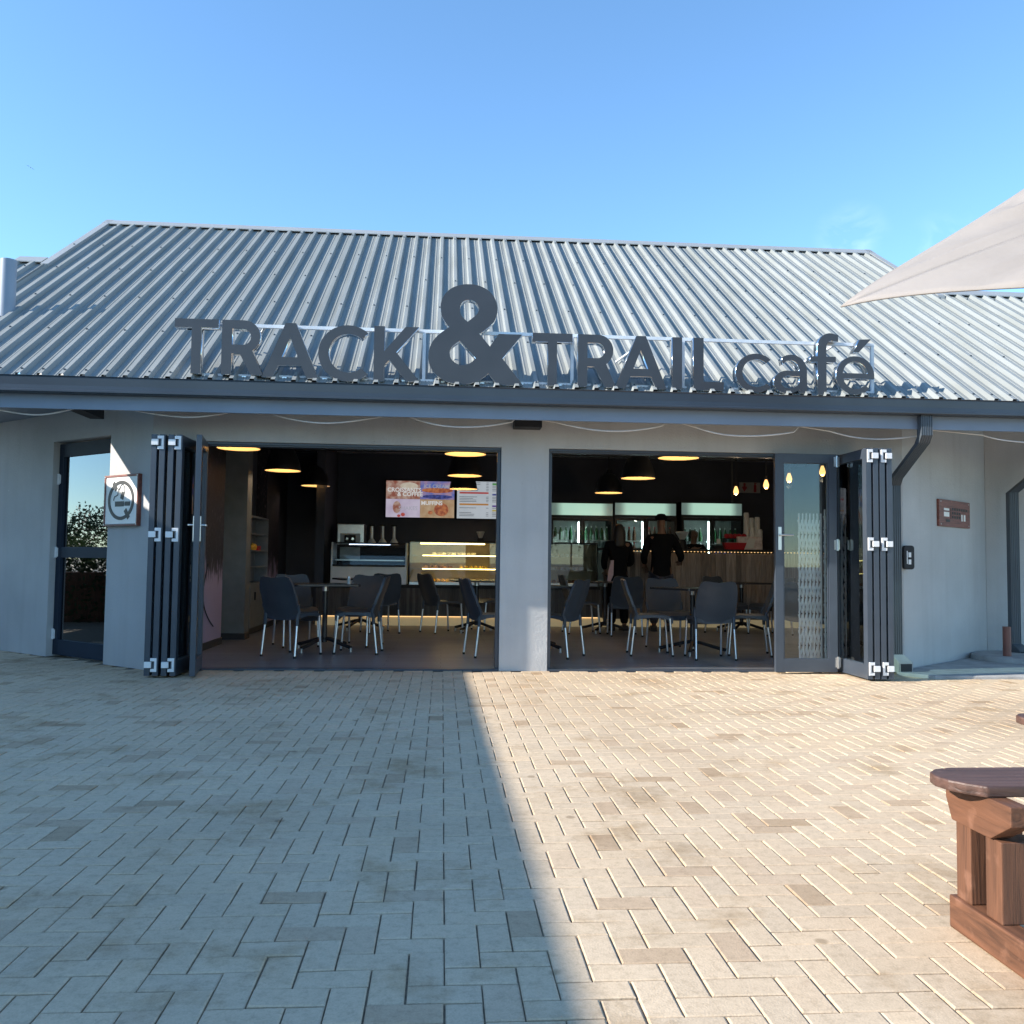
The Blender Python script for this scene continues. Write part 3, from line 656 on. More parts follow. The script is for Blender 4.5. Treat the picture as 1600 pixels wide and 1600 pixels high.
def stack_hinges(xa, xb, y, flip):
    """block hinges across the front edges of a folded pair: C-shaped body and a square lug"""
    out = []
    for zz in HZ:
        h = MB()
        wd = xb-xa; c = (xa+xb)/2; s = flip
        h.box(c-s*.004-.0, c+s*wd*.42, y-.014, y-.0005, zz+.035, zz+.064) if s > 0 else h.box(c+s*wd*.42, c-s*.004, y-.014, y-.0005, zz+.035, zz+.064)
        (h.box(c-s*.004, c+s*wd*.42, y-.0085, y-.0005, zz-.064, zz-.035) if s > 0 else h.box(c+s*wd*.42, c-s*.004, y-.0085, y-.0005, zz-.064, zz-.035))
        (h.box(c+s*wd*.26, c+s*wd*.42, y-.013, y-.0005, zz-.036, zz+.036) if s > 0 else h.box(c+s*wd*.42, c+s*wd*.26, y-.013, y-.0005, zz-.036, zz+.036))
        a0, a1 = sorted((c-s*wd*.44, c+s*.006)); h.box(a0, a1, y-.024, y-.0005, zz-.026, zz+.030)
        out.append(h)
    return out
UPA = PI/2
# left stack, seen edge-on: leaves run from the opening plane towards the viewer
left_leaves = []
for x0, sl_ in ((-2.736, True), (-2.660, True), (-2.580, True), (-2.500, True)):
    o = leaf((x0, F+.04), -UPA, .665, seal=False); left_leaves.append(o)
hl = leaf((-2.425, F+.03), -UPA+.165, .70, handle=(.70-.045, 1.40)); left_leaves.append(hl)
for (xa, xb) in ((-2.762, -2.634), (-2.606, -2.474)):
    for h in stack_hinges(xa, xb, F+.04-.665, 1): 
        h.v = [(x, y-F, z) for x, y, z in h.v]; h.build('hinge', 'white_al', B, bevel=.002)
# right stack and the one leaf standing across the opening
rl = leaf((3.452, 9.20), -.02, .655, handle=(.045, 1.40), hinges=[(.655, HZ[0], 'steel'), (.655, HZ[1], 'steel'), (.655, HZ[2], 'steel')])
for x0 in (4.182, 4.255, 4.322, 4.395):
    leaf((x0, F+.0), -UPA, .765)
for (xa, xb) in ((4.156, 4.281), (4.296, 4.421)):
    for h in stack_hinges(xa, xb, F-.765, -1):
        h.v = [(x, y-F, z) for x, y, z in h.v]; h.build('hinge', 'white_al', B, bevel=.002)
# side door in the left angled wall
pd = Vector(PL)+Vector(DL)*1.80+Vector((.64, .77))*.0
nd = Vector((.64, .77))
p_h = Vector(PL)+Vector(DL)*1.915+nd*.10
ang = math.atan2(-DL[1], -DL[0])
sd = leaf((p_h.x, p_h.y), ang, 1.15, name='side_door', fm='alud', pane='glass2', h=2.38, z0=.02, th=.06, st=.10, rail_t=.15, rail_b=.17, mid=1.17, hinges=[(.015, 2.0, 'white_al'), (.015, 1.17, 'white_al'), (.015, .25, 'white_al')])
# room behind the side door is dark
c = MB(); q = Vector(PL)+nd*1.0; slab(q, DL, .80, 2.6, .1, 0, 3.1, c); part(c, 'interior_wall', 'black')

# ------------------------------------------------------------------ roof sign
SG = thing('roof_sign', 'large charcoal letters reading TRACK & TRAIL cafe standing on white rails above the gutter', 'sign', (0, 8.65, 2.83))
LF = ['lface', 'chrome']
def fit(loops, x0, x1, z0, z1):
    xs = [p[0] for l in loops for p in l]; zs = [p[1] for l in loops for p in l]
    ax, bx, az, bz = min(xs), max(xs), min(zs), max(zs)
    return [[(x0+(x-ax)/(bx-ax)*(x1-x0), z0+(z-az)/(bz-az)*(z1-z0)-2.83) for x, z in l] for l in loops]
GL = {}
GL['T'] = [[(0, 1), (.84, 1), (.84, .84), (.515, .84), (.515, 0), (.325, 0), (.325, .84), (0, .84)]]
GL['R'] = [[(0, 0), (0, 1), (.40, 1)]+arc(.40, .70, .31, .30, 88, -58, 14)+[(.77, 0), (.54, 0), (.335, .385), (.19, .385), (.19, 0)],
           [(.19, .84), (.39, .84)]+arc(.39, .695, .145, .145, 88, -90, 10)+[(.19, .55)]]
GL['A'] = [[(0, 0), (.40, 1), (.58, 1), (.98, 0), (.775, 0), (.685, .225), (.285, .225), (.195, 0)], [(.345, .375), (.485, .735), (.625, .375)]]
GL['C'] = [arc(.5, .5, .5, .5, 47, 313, 30)+arc(.51, .5, .33, .345, 311, 49, 24)]
GL['K'] = [[(0, 0), (0, 1), (.19, 1), (.19, .55), (.565, 1), (.81, 1), (.405, .53), (.835, 0), (.59, 0), (.285, .395), (.19, .285), (.19, 0)]]
GL['I'] = [[(0, 0), (0, 1), (.19, 1), (.19, 0)]]
GL['L'] = [[(0, 0), (0, 1), (.2, 1), (.2, .165), (.6, .165), (.6, 0)]]
GL['c'] = [arc(.5, .5, .5, .5, 44, 316, 30)+arc(.51, .5, .345, .36, 313, 47, 24)]
GL['a'] = [[(.857, .02), (.857, .60)]+arc(.455, .605, .402, .395, 0, 128, 14)[1:]+[(.24, .75)]+arc(.43, .615, .235, .245, 130, 0, 10)[1:]+[(.665, .585), (.40, .585)]+arc(.36, .295, .36, .295, 92, 300, 18)+[(.665, .10), (.665, .02)],
           arc(.40, .295, .215, .165, 70, 300, 14)+[(.60, .21), (.665, .30), (.665, .45), (.45, .457)]]
GL['f'] = [[(.12, 0), (.12, .53), (0, .53), (0, .62), (.12, .62), (.12, .74)]+arc(.33, .78, .21, .22, 180, 72, 9)+[(.46, .97), (.46, .865)]+arc(.35, .765, .085, .115, 70, 180, 7)+[(.265, .62), (.42, .62), (.42, .53), (.265, .53), (.265, 0)]]
GL['e'] = [[(1.0, .42)]+arc(.5, .5, .5, .5, -2, 318, 40)[1:]+arc(.51, .5, .335, .355, 314, 196, 14)+[(.20, .42)],
           [(.175, .555)]+arc(.5, .53, .325, .33, 172, 8, 14)+[(.825, .555)]]
GL['acute'] = [[(0, 0), (.35, .95), (1, 1), (.3, 0)]]
def zp(pts): return [((x+47)/760., (800-y)/755.) for x, y in pts]
def smooth(pts, it=2):
    for _ in range(it):
        out = []
        n = len(pts)
        for i in range(n):
            p, q = pts[i], pts[(i+1) % n]
            if p[2:] or q[2:]:
                if p[2:]: out.append(p)
                out.append(((p[0]*.5+q[0]*.5), (p[1]*.5+q[1]*.5))) if not (p[2:] and q[2:]) else None
            else:
                out.append((p[0]*.75+q[0]*.25, p[1]*.75+q[1]*.25)); out.append((p[0]*.25+q[0]*.75, p[1]*.25+q[1]*.75))
        pts = out
    return [(p[0], p[1]) for p in pts]
K = 1  # third value marks a sharp corner
amp_o = [(32, 240), (50, 160), (110, 95), (190, 66), (245, 62), (310, 66), (390, 100), (445, 165), (460, 240), (452, 305), (415, 362), (328, 428, K), (405, 519, K), (470, 424, K), (646, 424, K), (500, 605, K), (657, 802, K), (462, 800, K), (398, 718, K), (352, 758), (290, 790), (215, 805), (140, 800), (60, 775), (-5, 725), (-45, 650), (-47, 575), (-30, 510), (15, 450), (60, 415), (102, 384, K), (55, 335)]
amp_1 = [(180, 242), (186, 208), (215, 184), (250, 177), (290, 188), (316, 215), (322, 255), (303, 288), (270, 316), (238, 341, K), (200, 312), (183, 280)]
amp_2 = [(107, 580), (113, 545), (140, 511), (185, 482, K), (302, 609, K), (272, 640), (232, 660), (192, 663), (150, 648), (118, 618)]
GL['&'] = [zp(smooth(l)) for l in (amp_o, amp_1, amp_2)]
spec = [('T', -2.554, -2.147, 2.862, 3.384), ('R', -2.117, -1.725, 2.862, 3.384), ('A', -1.74, -1.21, 2.846, 3.372), ('C', -1.213, -.742, 2.826, 3.368), ('K', -.687, -.244, 2.838, 3.370),
        ('&', -.165, .755, 2.826, 3.808), ('T', .841, 1.232, 2.835, 3.352), ('R', 1.286, 1.665, 2.835, 3.352), ('A', 1.655, 2.167, 2.832, 3.352), ('I', 2.222, 2.320, 2.835, 3.351), ('L', 2.434, 2.739, 2.832, 3.352),
        ('c', 2.858, 3.215, 2.824, 3.212), ('a', 3.244, 3.583, 2.822, 3.212), ('f', 3.618, 3.905, 2.818, 3.440), ('e', 3.882, 4.275, 2.828, 3.215)]
for ch, x0, x1, z0, z1 in spec:
    o = outline('letter', fit(GL[ch], x0, x1, z0, z1), .10, LF, SG)
    if ch == 'e': outline('accent', fit(GL['acute'], 4.06, 4.245, 3.255, 3.392), .10, LF, o)
c = MB(); c.box(-2.40, 4.33, .105, .135, 3.365-2.83-.02, 3.365-2.83+.012); c.build('support_rail', 'lrail', SG)
c = MB(); c.box(-2.40, 4.33, .105, .135, 2.873-2.83-.018, 2.873-2.83+.014); c.build('support_rail', 'lrail', SG)
for x in (-2.38, -.21, 1.245, 2.36, 4.31):
    c = MB(); c.box(x-.015, x+.015, .1055, .1345, .056, .514); c.build('upright', 'lrail', SG)
for x in (-1.75, .1, 2.0, 3.92):
    c = MB(); ys = .62; c.cyl((x, .135, .52), (x-.22, ys, rz_(8.65+ys)-2.83+.03), .014, n=6); c.build('strut', 'lrail', SG)
for i in range(18):
    x = -2.3+i*.38; c = MB(); c.box(x-.02, x+.02, .09, .16, rz_(8.75)-2.83+.005, .026); c.build('rail_foot', 'steel', SG)

# ------------------------------------------------------------------ wall fixtures
ea = math.atan2(diry, -dirx)+PI
cx = Vector(PL)+Vector(DL)*.40
def on_wall(P0, D, s, z, off=.0):
    n = Vector((-.64, -.77)) if D[0] < 0 else Vector((.64, -.77))
    q = Vector(P0)+Vector(D)*s+n*off
    return (q.x, q.y, z)
def solve_s(P0, D, px, py, off=0):
    best = min((abs((lambda q: ((q-Vector((0, 0, CAMH))).dot(RT)/(q-Vector((0, 0, CAMH))).dot(FW)*FPX+800)-px)(Vector(on_wall(P0, D, i*.005, 1.5, off)))), i*.005) for i in range(0, 560))
    s = best[1]; q = Vector(on_wall(P0, D, s, 0, off)); z = at(px, py, q.y).z
    return s, z
s0, za = solve_s(PL, DL, 167, 742); s1, zb_ = solve_s(PL, DL, 220, 742); _, zc = solve_s(PL, DL, 195, 822); _, zt = solve_s(PL, DL, 195, 742)
wS = abs(s0-s1); sm = (s0+s1)/2
NS = thing('no_smoking_sign', 'white no smoking sign in a red brown timber frame beside the side door', 'sign', on_wall(PL, DL, sm, (zt+zc)/2, .0), math.atan2(-DL[1], -DL[0]))
hS = (zt-zc)
c = MB(); f_ = .022
c.box(-wS/2, wS/2, -.045, 0, hS/2-f_, hS/2); c.box(-wS/2, wS/2, -.045, 0, -hS/2, -hS/2+f_); c.box(-wS/2, -wS/2+f_, -.0445, 0, -hS/2+f_, hS/2-f_); c.box(wS/2-f_, wS/2, -.0445, 0, -hS/2+f_, hS/2-f_)
c.build('frame', 'signwood', NS, bevel=.003)
c = MB(); c.box(-wS/2+f_-.002, wS/2-f_+.002, -.036, -.002, -hS/2+f_-.002, hS/2-f_+.002); c.build('panel', 'signwhite', NS)
rx, rzz = wS*.385, hS*.385
outline('prohibition_ring', [arc(0, 0, rx, rzz, 0, 354, 40), arc(0, 0, rx*.83, rzz*.83, 0, 354, 40)], .004, ['ink'], NS, -.0405)
c = MB()
import itertools
def bar2(mb, a, b_, wd, y=-.0402, d=.0035):
    a = Vector(a); b_ = Vector(b_); t = (b_-a).normalized(); n = Vector((-t.y, t.x))*wd/2
    mb.prism([tuple(a+n), tuple(b_+n), tuple(b_-n), tuple(a-n)], 'y', y, y+d)
u = wS
bar2(c, (-.24*u, .30*u), (-.14*u, .18*u), .08*u); bar2(c, (.13*u, -.16*u), (.24*u, -.30*u), .08*u)
bar2(c, (-.17*u, -.06*u), (.09*u, -.06*u), .085*u); bar2(c, (.11*u, -.06*u), (.27*u, -.06*u), .07*u)
for a0, a1, cx_, cz_, r_ in ((215, -40, .03, .17, .075),):
    pts = arc(cx_*u, cz_*u, r_*u, r_*1.25*u, a0, a1, 9)
    for p, q in zip(pts, pts[1:]): bar2(c, p, q, .014*u, -.0401)
pts = [(-.22, .0), (-.20, .06), (-.10, .09), (-.09, .18), (-.02, .22)]
for p, q in zip(pts, pts[1:]): bar2(c, (p[0]*u, p[1]*u), (q[0]*u, q[1]*u), .014*u, -.0400)
bar2(c, (.02*u, .02*u), (.06*u, .14*u), .09*u, -.0399)
c.build('cigarette_symbol', 'ink', NS)
for sx in (-1, 1):
    for sz in (-1, 1):
        c = MB(); c.cyl((sx*(wS/2-.017), -.049, sz*(hS/2-.017)), (sx*(wS/2-.017), -.044, sz*(hS/2-.017)), .006); c.build('screw', 'steel', NS)
# timber plaque on the right angled wall
s0, z0_ = solve_s(PR, DR, 1464, 802); s1, z1_ = solve_s(PR, DR, 1512, 802); _, zt = solve_s(PR, DR, 1490, 783); _, zb_ = solve_s(PR, DR, 1490, 824)
wP = s1-s0; hP = zt-zb_
PQ = thing('timber_plaque', 'small red brown timber plaque with raised lettering on the grey wall at right', 'plaque', on_wall(PR, DR, (s0+s1)/2, (zt+zb_)/2), math.atan2(DR[1], DR[0]))
c = MB(); c.box(-wP/2, wP/2, -.03, 0, -hP/2, hP/2); c.build('board', 'signwood', PQ, bevel=.004)
c = MB(); c.box(-wP*.36, -wP*.20, -.034, -.0295, hP*.10, hP*.18); c.box(-wP*.36, -wP*.20, -.034, -.0295, -.13*hP, .04*hP); c.box(wP*.20, wP*.235, -.034, -.0295, -hP*.25, hP*.0); c.box(wP*.28, wP*.33, -.034, -.0295, -hP*.25, hP*.0); c.build('pale_inlay', 'signwhite', PQ)
c = MB()
for r in range(3):
    for k in range(7): 
        if r and k > 3: continue
        x = -wP*.10+k*wP*.075; z = hP*.17-r*hP*.15; c.box(x, x+wP*.045, -.0335, -.0296, z-hP*.05, z+hP*.05); 
c.box(-wP*.30, -wP*.18, -.0335, -.0296, -hP*.33, -hP*.24); c.box(-wP*.15, -wP*.14, -.0335, -.0296, -hP*.2, hP*.2)
c.build('dark_lettering', 'ink', PQ)
for sx in (-1, 1):
    for sz in (-1, 1):
        c = MB(); c.cyl((sx*wP*.45, -.033, sz*hP*.42), (sx*wP*.45, -.0295, sz*hP*.42), .008); c.build('screw', 'steel', PQ)
# black device next to the folded doors
p = at(1415.5, 871, 9.35)
KP = thing('wall_panel', 'black rounded wall panel with two white tabs beside the folded doors', 'wall panel', (p.x+.02, F-.0, p.z))
hw, hh = .058, .128
poly = []
for cx_, cz_, a0 in ((hw-.03, hh-.03, 0), (-hw+.03, hh-.03, 90), (-hw+.03, -hh+.03, 180), (hw-.03, -hh+.03, 270)): poly += arc(cx_, cz_, .03, .03, a0, a0+90, 6)
c = MB(); c.prism(poly, 'y', -.05, -.001); c.build('body', 'black', KP, bevel=.008)
for dz in (.028, -.048): c = MB(); c.box(-.012, .018, -.056, -.0495, dz-.026, dz+.026); c.build('white_tab', 'white_al', KP, bevel=.002)
c = MB(); c.box(-.03, -.02, -.054, -.0495, -.07, .07); c.build('white_strip', 'white_al', KP)
# sagging cable under the fascia
c = MB()
sw = [((-60, 628), (0, 641), (65, 648), (135, 633)), ((172, 631), (230, 645), (300, 652), (375, 641)), ((412, 642), (460, 656), (520, 661), (600, 650)), ((645, 653), (690, 665), (745, 667), (800, 659)), ((870, 660), (930, 672), (985, 673), (1035, 665)), ((1085, 667), (1130, 679), (1185, 681), (1240, 675)), ((1298, 674), (1340, 684), (1385, 686), (1440, 680)), ((1536, 680), (1570, 688), (1620, 692), (1680, 690))]
pts = []
for q in sw:
    P = [at(x, y, 8.80) for x, y in q]
    up0 = P[0]+Vector((-.06, 0, .06)); up1 = P[-1]+Vector((.06, 0, .06))
    ctrl = [up0]+P+[up1]
    for i in range(1, len(ctrl)-2):
        for k in range(6):
            t = k/6; a, b_, c_, d_ = ctrl[i-1], ctrl[i], ctrl[i+1], ctrl[i+2]
            pts.append(.5*((2*b_)+(c_-a)*t+(2*a-5*b_+4*c_-d_)*t*t+(3*b_-a-3*c_+d_)*t**3))
    pts.append(P[-1]); pts.append(up1)
c.tube(pts, .0075, 6); tag(c.build('cable', 'cable', smooth=True), 'white cable sagging in swags under the fascia', 'cable')

# ------------------------------------------------------------------ apron, slab, stub pipe
c = MB(); 
pa = [(4.80, 9.20), (5.3, 8.82), (12, 8.80), (12, vR.y-.01), (vR.x, vR.y-.01), (5.02, 9.36)]
c.prism([(4.70, 9.10), (4.95, 8.80), (12, 8.62), (12, 10.94), (6.86, 10.94), (4.95, 9.35)], 'z', -.05, .035); tag(c.build('concrete_apron', 'concrete', bevel=.012), kind='structure')
p = at(1600, 1046, 10.2)
c = MB(); c.lathe([(0, .10), (.50, .10), (.53, .085), (.54, .036), (0, .036)], (p.x+.02, 10.28, 0), 40); tag(c.build('drain_slab', 'concrete'), 'round concrete slab on the apron under the right downpipe', 'drain cover')
p = at(1574, 1040, 10.1)
c = MB(); c.cyl((p.x, 10.1, .10), (p.x, 10.1, .44), .045, n=20); c.lathe([(.045, .44), (.035, .44), (.035, .38)], (p.x, 10.1, 0), 20); tag(c.build('stub_pipe', 'copper', smooth=True), 'short red brown pipe standing on the round concrete slab', 'pipe')

# ------------------------------------------------------------------ benches
def bench(loc, label, rz=0):
    T = thing('timber_bench', label, 'bench', loc, rz, 'heavy timber benches')
    # seat plank with rounded end along +x
    poly = [(.07, .0), (1.7, 0), (1.7, .25), (.10, .25), (.04, .232), (0, .19), (-.012, .14), (.0, .085), (.03, .04)]
    c = MB(); c.prism(poly, 'z', .452, .485); c.build('seat', 'woodtop', T, bevel=.006)
    for bx in (.075, 1.45):
        c = MB(); c.prism([(-.10, .335+.06), (-.10, .451), (.232, .451), (.232, .40), (.20, .335), (0, .335)], 'x', bx, bx+.062); c.build('bracket', 'woody', T, bevel=.004)
        for py in (-.035, .118): 
            c = MB(); c.box(bx+.012, bx+.06+.12, py, py+.078, .101, .334) if py < 0 else c.box(bx+.012, bx+.06+.12, py, py+.078, .101, .334)
            c.build('post', 'woodz', T, bevel=.004)
        c = MB(); c.box(bx-.0, bx+.07, -1.4, .22, 0, .10); c.build('base_plank', 'woody', T, bevel=.006)
    return T
bench((1.53, 2.57, .002), 'red brown timber bench end with rounded seat, nearest at bottom right')
bench((2.50, 3.61, .002), 'timber bench whose rounded tip only just shows at the right edge')

# ------------------------------------------------------------------ parasol
E1 = Vector((.62, -.78, -.20)).normalized(); E2 = Vector((.76, .43, .476)); E2 = (E2-E1*E2.dot(E1)).normalized(); E3 = E1.cross(E2)
TIP = Vector((1.905, 4.2, 2.425)); HALF = 1.5
PC = TIP+(E1+E2)*HALF
PS = thing('parasol', 'faded pink canvas parasol whose corner reaches in front of the roof', 'parasol', (PC.x, PC.y, 0))
PM = Matrix((E1, E2, E3)).transposed().to_4x4(); PM.translation = (0, 0, PC.z)
def canopy():
    h = .27; half = HALF; n = 36; mrows = 22
    b = MB()
    for side in range(4):
        rot = PM @ Matrix.Rotation(side*PI/2, 4, 'Z')
        vs = []; fs = []
        for j in range(mrows+1):
            t = j/mrows      # 0 hem, 1 apex
            for i in range(n+1):
                s = i/n*2-1
                x = s*half*(1-t); y = -half*(1-t)+(1-t)**3*.10*(1-abs(s)**2.5)
                z = h*t+.018*(1-t)**2*(1-abs(s)**3)-.04*(1-t)**4*abs(s)**6
                # stretched cloth: folds fan out from the corners towards the hub
                fold = 1.7*(.026*math.sin(11*s+1.3*side+2*t)+.018*math.sin(24*s+2*side+4*t)+.008*math.sin(43*s+5*t))*(1-s*s)**.5*(1-t)**.4*min(1, t*3.2)**.8
                z += fold
                vs.append(rot @ Vector((x, y, z)))
        for j in range(mrows):
            for i in range(n): fs.append((j*(n+1)+i, j*(n+1)+i+1, (j+1)*(n+1)+i+1, (j+1)*(n+1)+i))
        b.add(vs, fs)
    return b
o = canopy().build('canopy', ['canvas', 'canvas_d'], PS, smooth='all')
sm_ = o.modifiers.new('cloth_thickness', 'SOLIDIFY'); sm_.thickness = .008; sm_.offset = -1; sm_.material_offset = 1
for k in range(4):
    a = PI/4+k*PI/2; c = MB(); c.cyl(PM @ Vector((0, 0, .21)), PM @ Vector((1.6*math.cos(a), 1.6*math.sin(a), .020)), .011, n=6); c.build('rib', 'woodz', PS)
c = MB(); c.tube([(0, 0, .08), (0, 0, 2.2), PM @ Vector((0, 0, -.5)), PM @ Vector((0, 0, .24))], .028); c.build('pole', 'woodz', PS)
c = MB(); c.box(-.35, .35, -.35, .35, 0.004, .08); c.build('base', 'concrete', PS, bevel=.01)

# ------------------------------------------------------------------ chairs and tables
def make_chair():
    T = thing('cafe_chair', '', 'chair', group='charcoal cafe chairs')
    # local frame: sitter faces +y, width along x
    W = .235
    # seat: dished grid with rounded front
    nx, ny = 8, 8; vs = []; fs = []
    def zs(x, y):
        return .492-.018*(1-(x/W)**2)+(-.035*max(0, (y-.12)/.12)**2 if y > .12 else 0)+.004
    top = []; 
    b = MB()
    for j in range(ny+1):
        y = -.21+.45*j/ny
        wv = W*(1-.10*(j/ny)**2)
        for i in range(nx+1): x = -wv+2*wv*i/nx; vs.append((x, y, zs(x, y)))
    o_ = (nx+1)*(ny+1)
    for j in range(ny+1):
        y = -.21+.45*j/ny
        wv = W*(1-.10*(j/ny)**2)
        for i in range(nx+1):
            x = -wv+2*wv*i/nx; edge = abs(x) > wv*.86 or j in (0, ny)
            vs.append((x, y, zs(x, y)-(.060-.030*math.sin(PI*j/ny) if edge else .03)))
    for j in range(ny):
        for i in range(nx):
            a = j*(nx+1)+i; fs.append((a, a+1, a+nx+2, a+nx+1)); fs.append((o_+a, o_+a+nx+1, o_+a+nx+2, o_+a+1))
    for j in range(ny):
        a = j*(nx+1); fs.append((a, a+nx+1, o_+a+nx+1, o_+a)); a += nx; fs.append((a, o_+a, o_+a+nx+1, a+nx+1))
    for i in range(nx):
        fs.append((i, o_+i, o_+i+1, i+1)); a = ny*(nx+1)+i; fs.append((a, a+1, o_+a+1, o_+a))
    b.add(vs, fs); b.build('seat', 'shell', T, smooth=True)
    # backrest: curved shell with a thicker rim; side profile bows back then tips outwards
    nz = 14; vs = []; fs = []
    def prof(t): return -.205-.075*math.sin(t*PI*.55)-.07*t*t
    def wid(t): return .226+.018*math.sin(PI*min(1, t*1.1))-.030*max(0, (t-.8)/.2)**2
    def zt(t, u): return .435+t*(.475-.012*math.cos(PI*u)*t)-.018*(abs(u)**6)*(t > .6)
    for lay in (0, 1):
        for j in range(nz+1):
            t = j/nz
            for i in range(nx+1):
                u = i/nx*2-1
                x = wid(t)*u; y = prof(t)+.035*(abs(u)**2)*(1-.5*t)
                rim = max(abs(u)**8, t**14)
                th = .010+.016*rim
                vs.append((x, y-(th if lay else -.004*rim), zt(t, u)))
    o_ = (nx+1)*(nz+1)
    for j in range(nz):
        for i in range(nx):
            a = j*(nx+1)+i; fs.append((a, a+1, a+nx+2, a+nx+1)); fs.append((o_+a, o_+a+nx+1, o_+a+nx+2, o_+a+1))
    for j in range(nz):
        a = j*(nx+1); fs.append((a, a+nx+1, o_+a+nx+1, o_+a)); a += nx; fs.append((a, o_+a, o_+a+nx+1, a+nx+1))
    for i in range(nx):
        fs.append((i, o_+i, o_+i+1, i+1)); a = nz*(nx+1)+i; fs.append((a, a+1, o_+a+1, o_+a))
    b = MB(); b.add(vs, fs)
    for s in (-1, 1):   # uprights that sheathe the rear legs
        b.tube([(s*.226, -.222, .36), (s*.226, -.218, .46), (s*wid(.15), prof(.15)+.026, .51), (s*wid(.35), prof(.35)+.020, .60)], .019, 8)
    b.build('backrest', 'shell', T, smooth=True)
    for sx, sy, x1, y1, zt_ in ((-1, -1, .236, -.265, .39), (1, -1, .236, -.265, .39), (-1, 1, .222, .235, .455), (1, 1, .222, .235, .455)):
        b = MB(); p0 = (sx*(x1-.010), y1+(.043 if sy < 0 else -.035), zt_); p1 = (sx*x1, y1, .018); b.cyl(p0, p1, .0135, .0135, 12)
        lg = b.build('leg', 'leg', T, smooth=True)
        b = MB(); b.cyl((sx*x1, y1, .024), (sx*x1, y1, 0), .0155, .0145, 12); b.build('foot', 'foot', lg)
    return T
ch0 = make_chair()
chairs = [
 (-1.71, 10.70, 61, 'dark chair at far left turned away from the viewer, pushed in towards the table'),
 (-1.85, 11.85, -67, 'chair behind the front left table half hidden by the leftmost chair'),
 (-1.00, 11.02, 176, 'chair right of the front left table seen side on facing left'),
 (-1.08, 11.95, -108, 'chair facing the viewer behind the front left table'),
 (-.95, 14.05, 112, 'black chair in front of the white ice cream freezer'),
 (.02, 14.15, 30, 'dark chair in front of the pastry case seen side on facing right'),
 (.80, 14.75, 205, 'black chair half hidden behind the chair left of the pillar'),
 (.59, 10.76, 15, 'chair cut off by the left side of the grey pillar'),
 (1.35, 10.70, 148, 'chair cut off by the right side of the grey pillar'),
 (2.80, 13.80, 88, 'chair with its back to the viewer standing below the customers'),
 (2.22, 14.25, 5, 'chair at the rear table facing right just past the pillar chair'),
 (2.55, 10.93, -6, 'chair seen side on facing right, left of the front right table'),
 (3.16, 10.55, 91, 'chair with its back square to the viewer at the front right table'),
 (2.98, 11.68, -84, 'chair on the far side of the front right table facing the viewer'),
 (3.77, 10.98, 166, 'chair facing left beside the standing glass door leaf'),
 (4.60, 14.35, -60, 'black chair in shade before the slatted counter'),
 (5.20, 14.10, 200, 'black chair at the far right table by the slatted counter'),
 (4.50, 10.85, 15, 'chair seen through the glass of the standing door leaf')]
for i, (x, y, a, lab) in enumerate(chairs):
    o = ch0 if i == 0 else copy_tree(ch0)
    o.location = (x, y, .012); o.rotation_euler = (0, 0, R(a-90)); o['label'] = lab
def make_table():
    T = thing('cafe_table', '', 'table', group='square cafe tables')
    h = .815; s = .39
    poly = []
    for cx_, cy_, a0 in ((s-.05, s-.05, 0), (-s+.05, s-.05, 90), (-s+.05, -s+.05, 180), (s-.05, -s+.05, 270)): poly += arc(cx_, cy_, .05, .05, a0, a0+90, 5)
    c = MB(); c.prism(poly, 'z', h-.026, h); c.build('table_top', 'ttop', T, bevel=.004)
    c = MB(); c.cyl((0, 0, .10), (0, 0, h-.085), .032, n=18); po = c.build('pole', 'ttop', T, smooth=True)
    c = MB(); c.cyl((0, 0, h-.09), (0, 0, h-.027), .040, n=18); c.build('collar', 'steel', po)
    for k in range(4):
        a = PI/4+k*PI/2; ca, sa = math.cos(a), math.sin(a)
        c = MB(); c.tube([(0, 0, .15), (.10*ca, .10*sa, .135), (.32*ca, .32*sa, .075), (.41*ca, .41*sa, .055)], .022, 8); lg = c.build('base_arm', 'black', T, smooth=True)
        c = MB(); c.cyl((.41*ca, .41*sa, .05), (.41*ca, .41*sa, 0), .018, n=12); c.build('foot', 'steel', lg)
    return T
tb0 = make_table()
tables = [(-1.43, 11.32, 12, 'table between the chairs at front left'), (-1.30, 14.75, 20, 'table before the ice cream freezer, behind the front left chairs'), (.55, 14.35, 8, 'table left of the pillar in front of the pastry case'),
 (1.18, 11.45, 0, 'table mostly hidden behind the grey pillar'), (2.62, 14.45, 15, 'rear table right of the pillar under the customers'), (3.12, 11.12, 25, 'table behind the chair whose back is square to the viewer'), (4.95, 14.70, 10, 'far right table in shade by the slatted counter')]
for i, (x, y, a, lab) in enumerate(tables):
    o = tb0 if i == 0 else copy_tree(tb0)
    o.location = (x, y, .012); o.rotation_euler = (0, 0, R(a)); o['label'] = lab

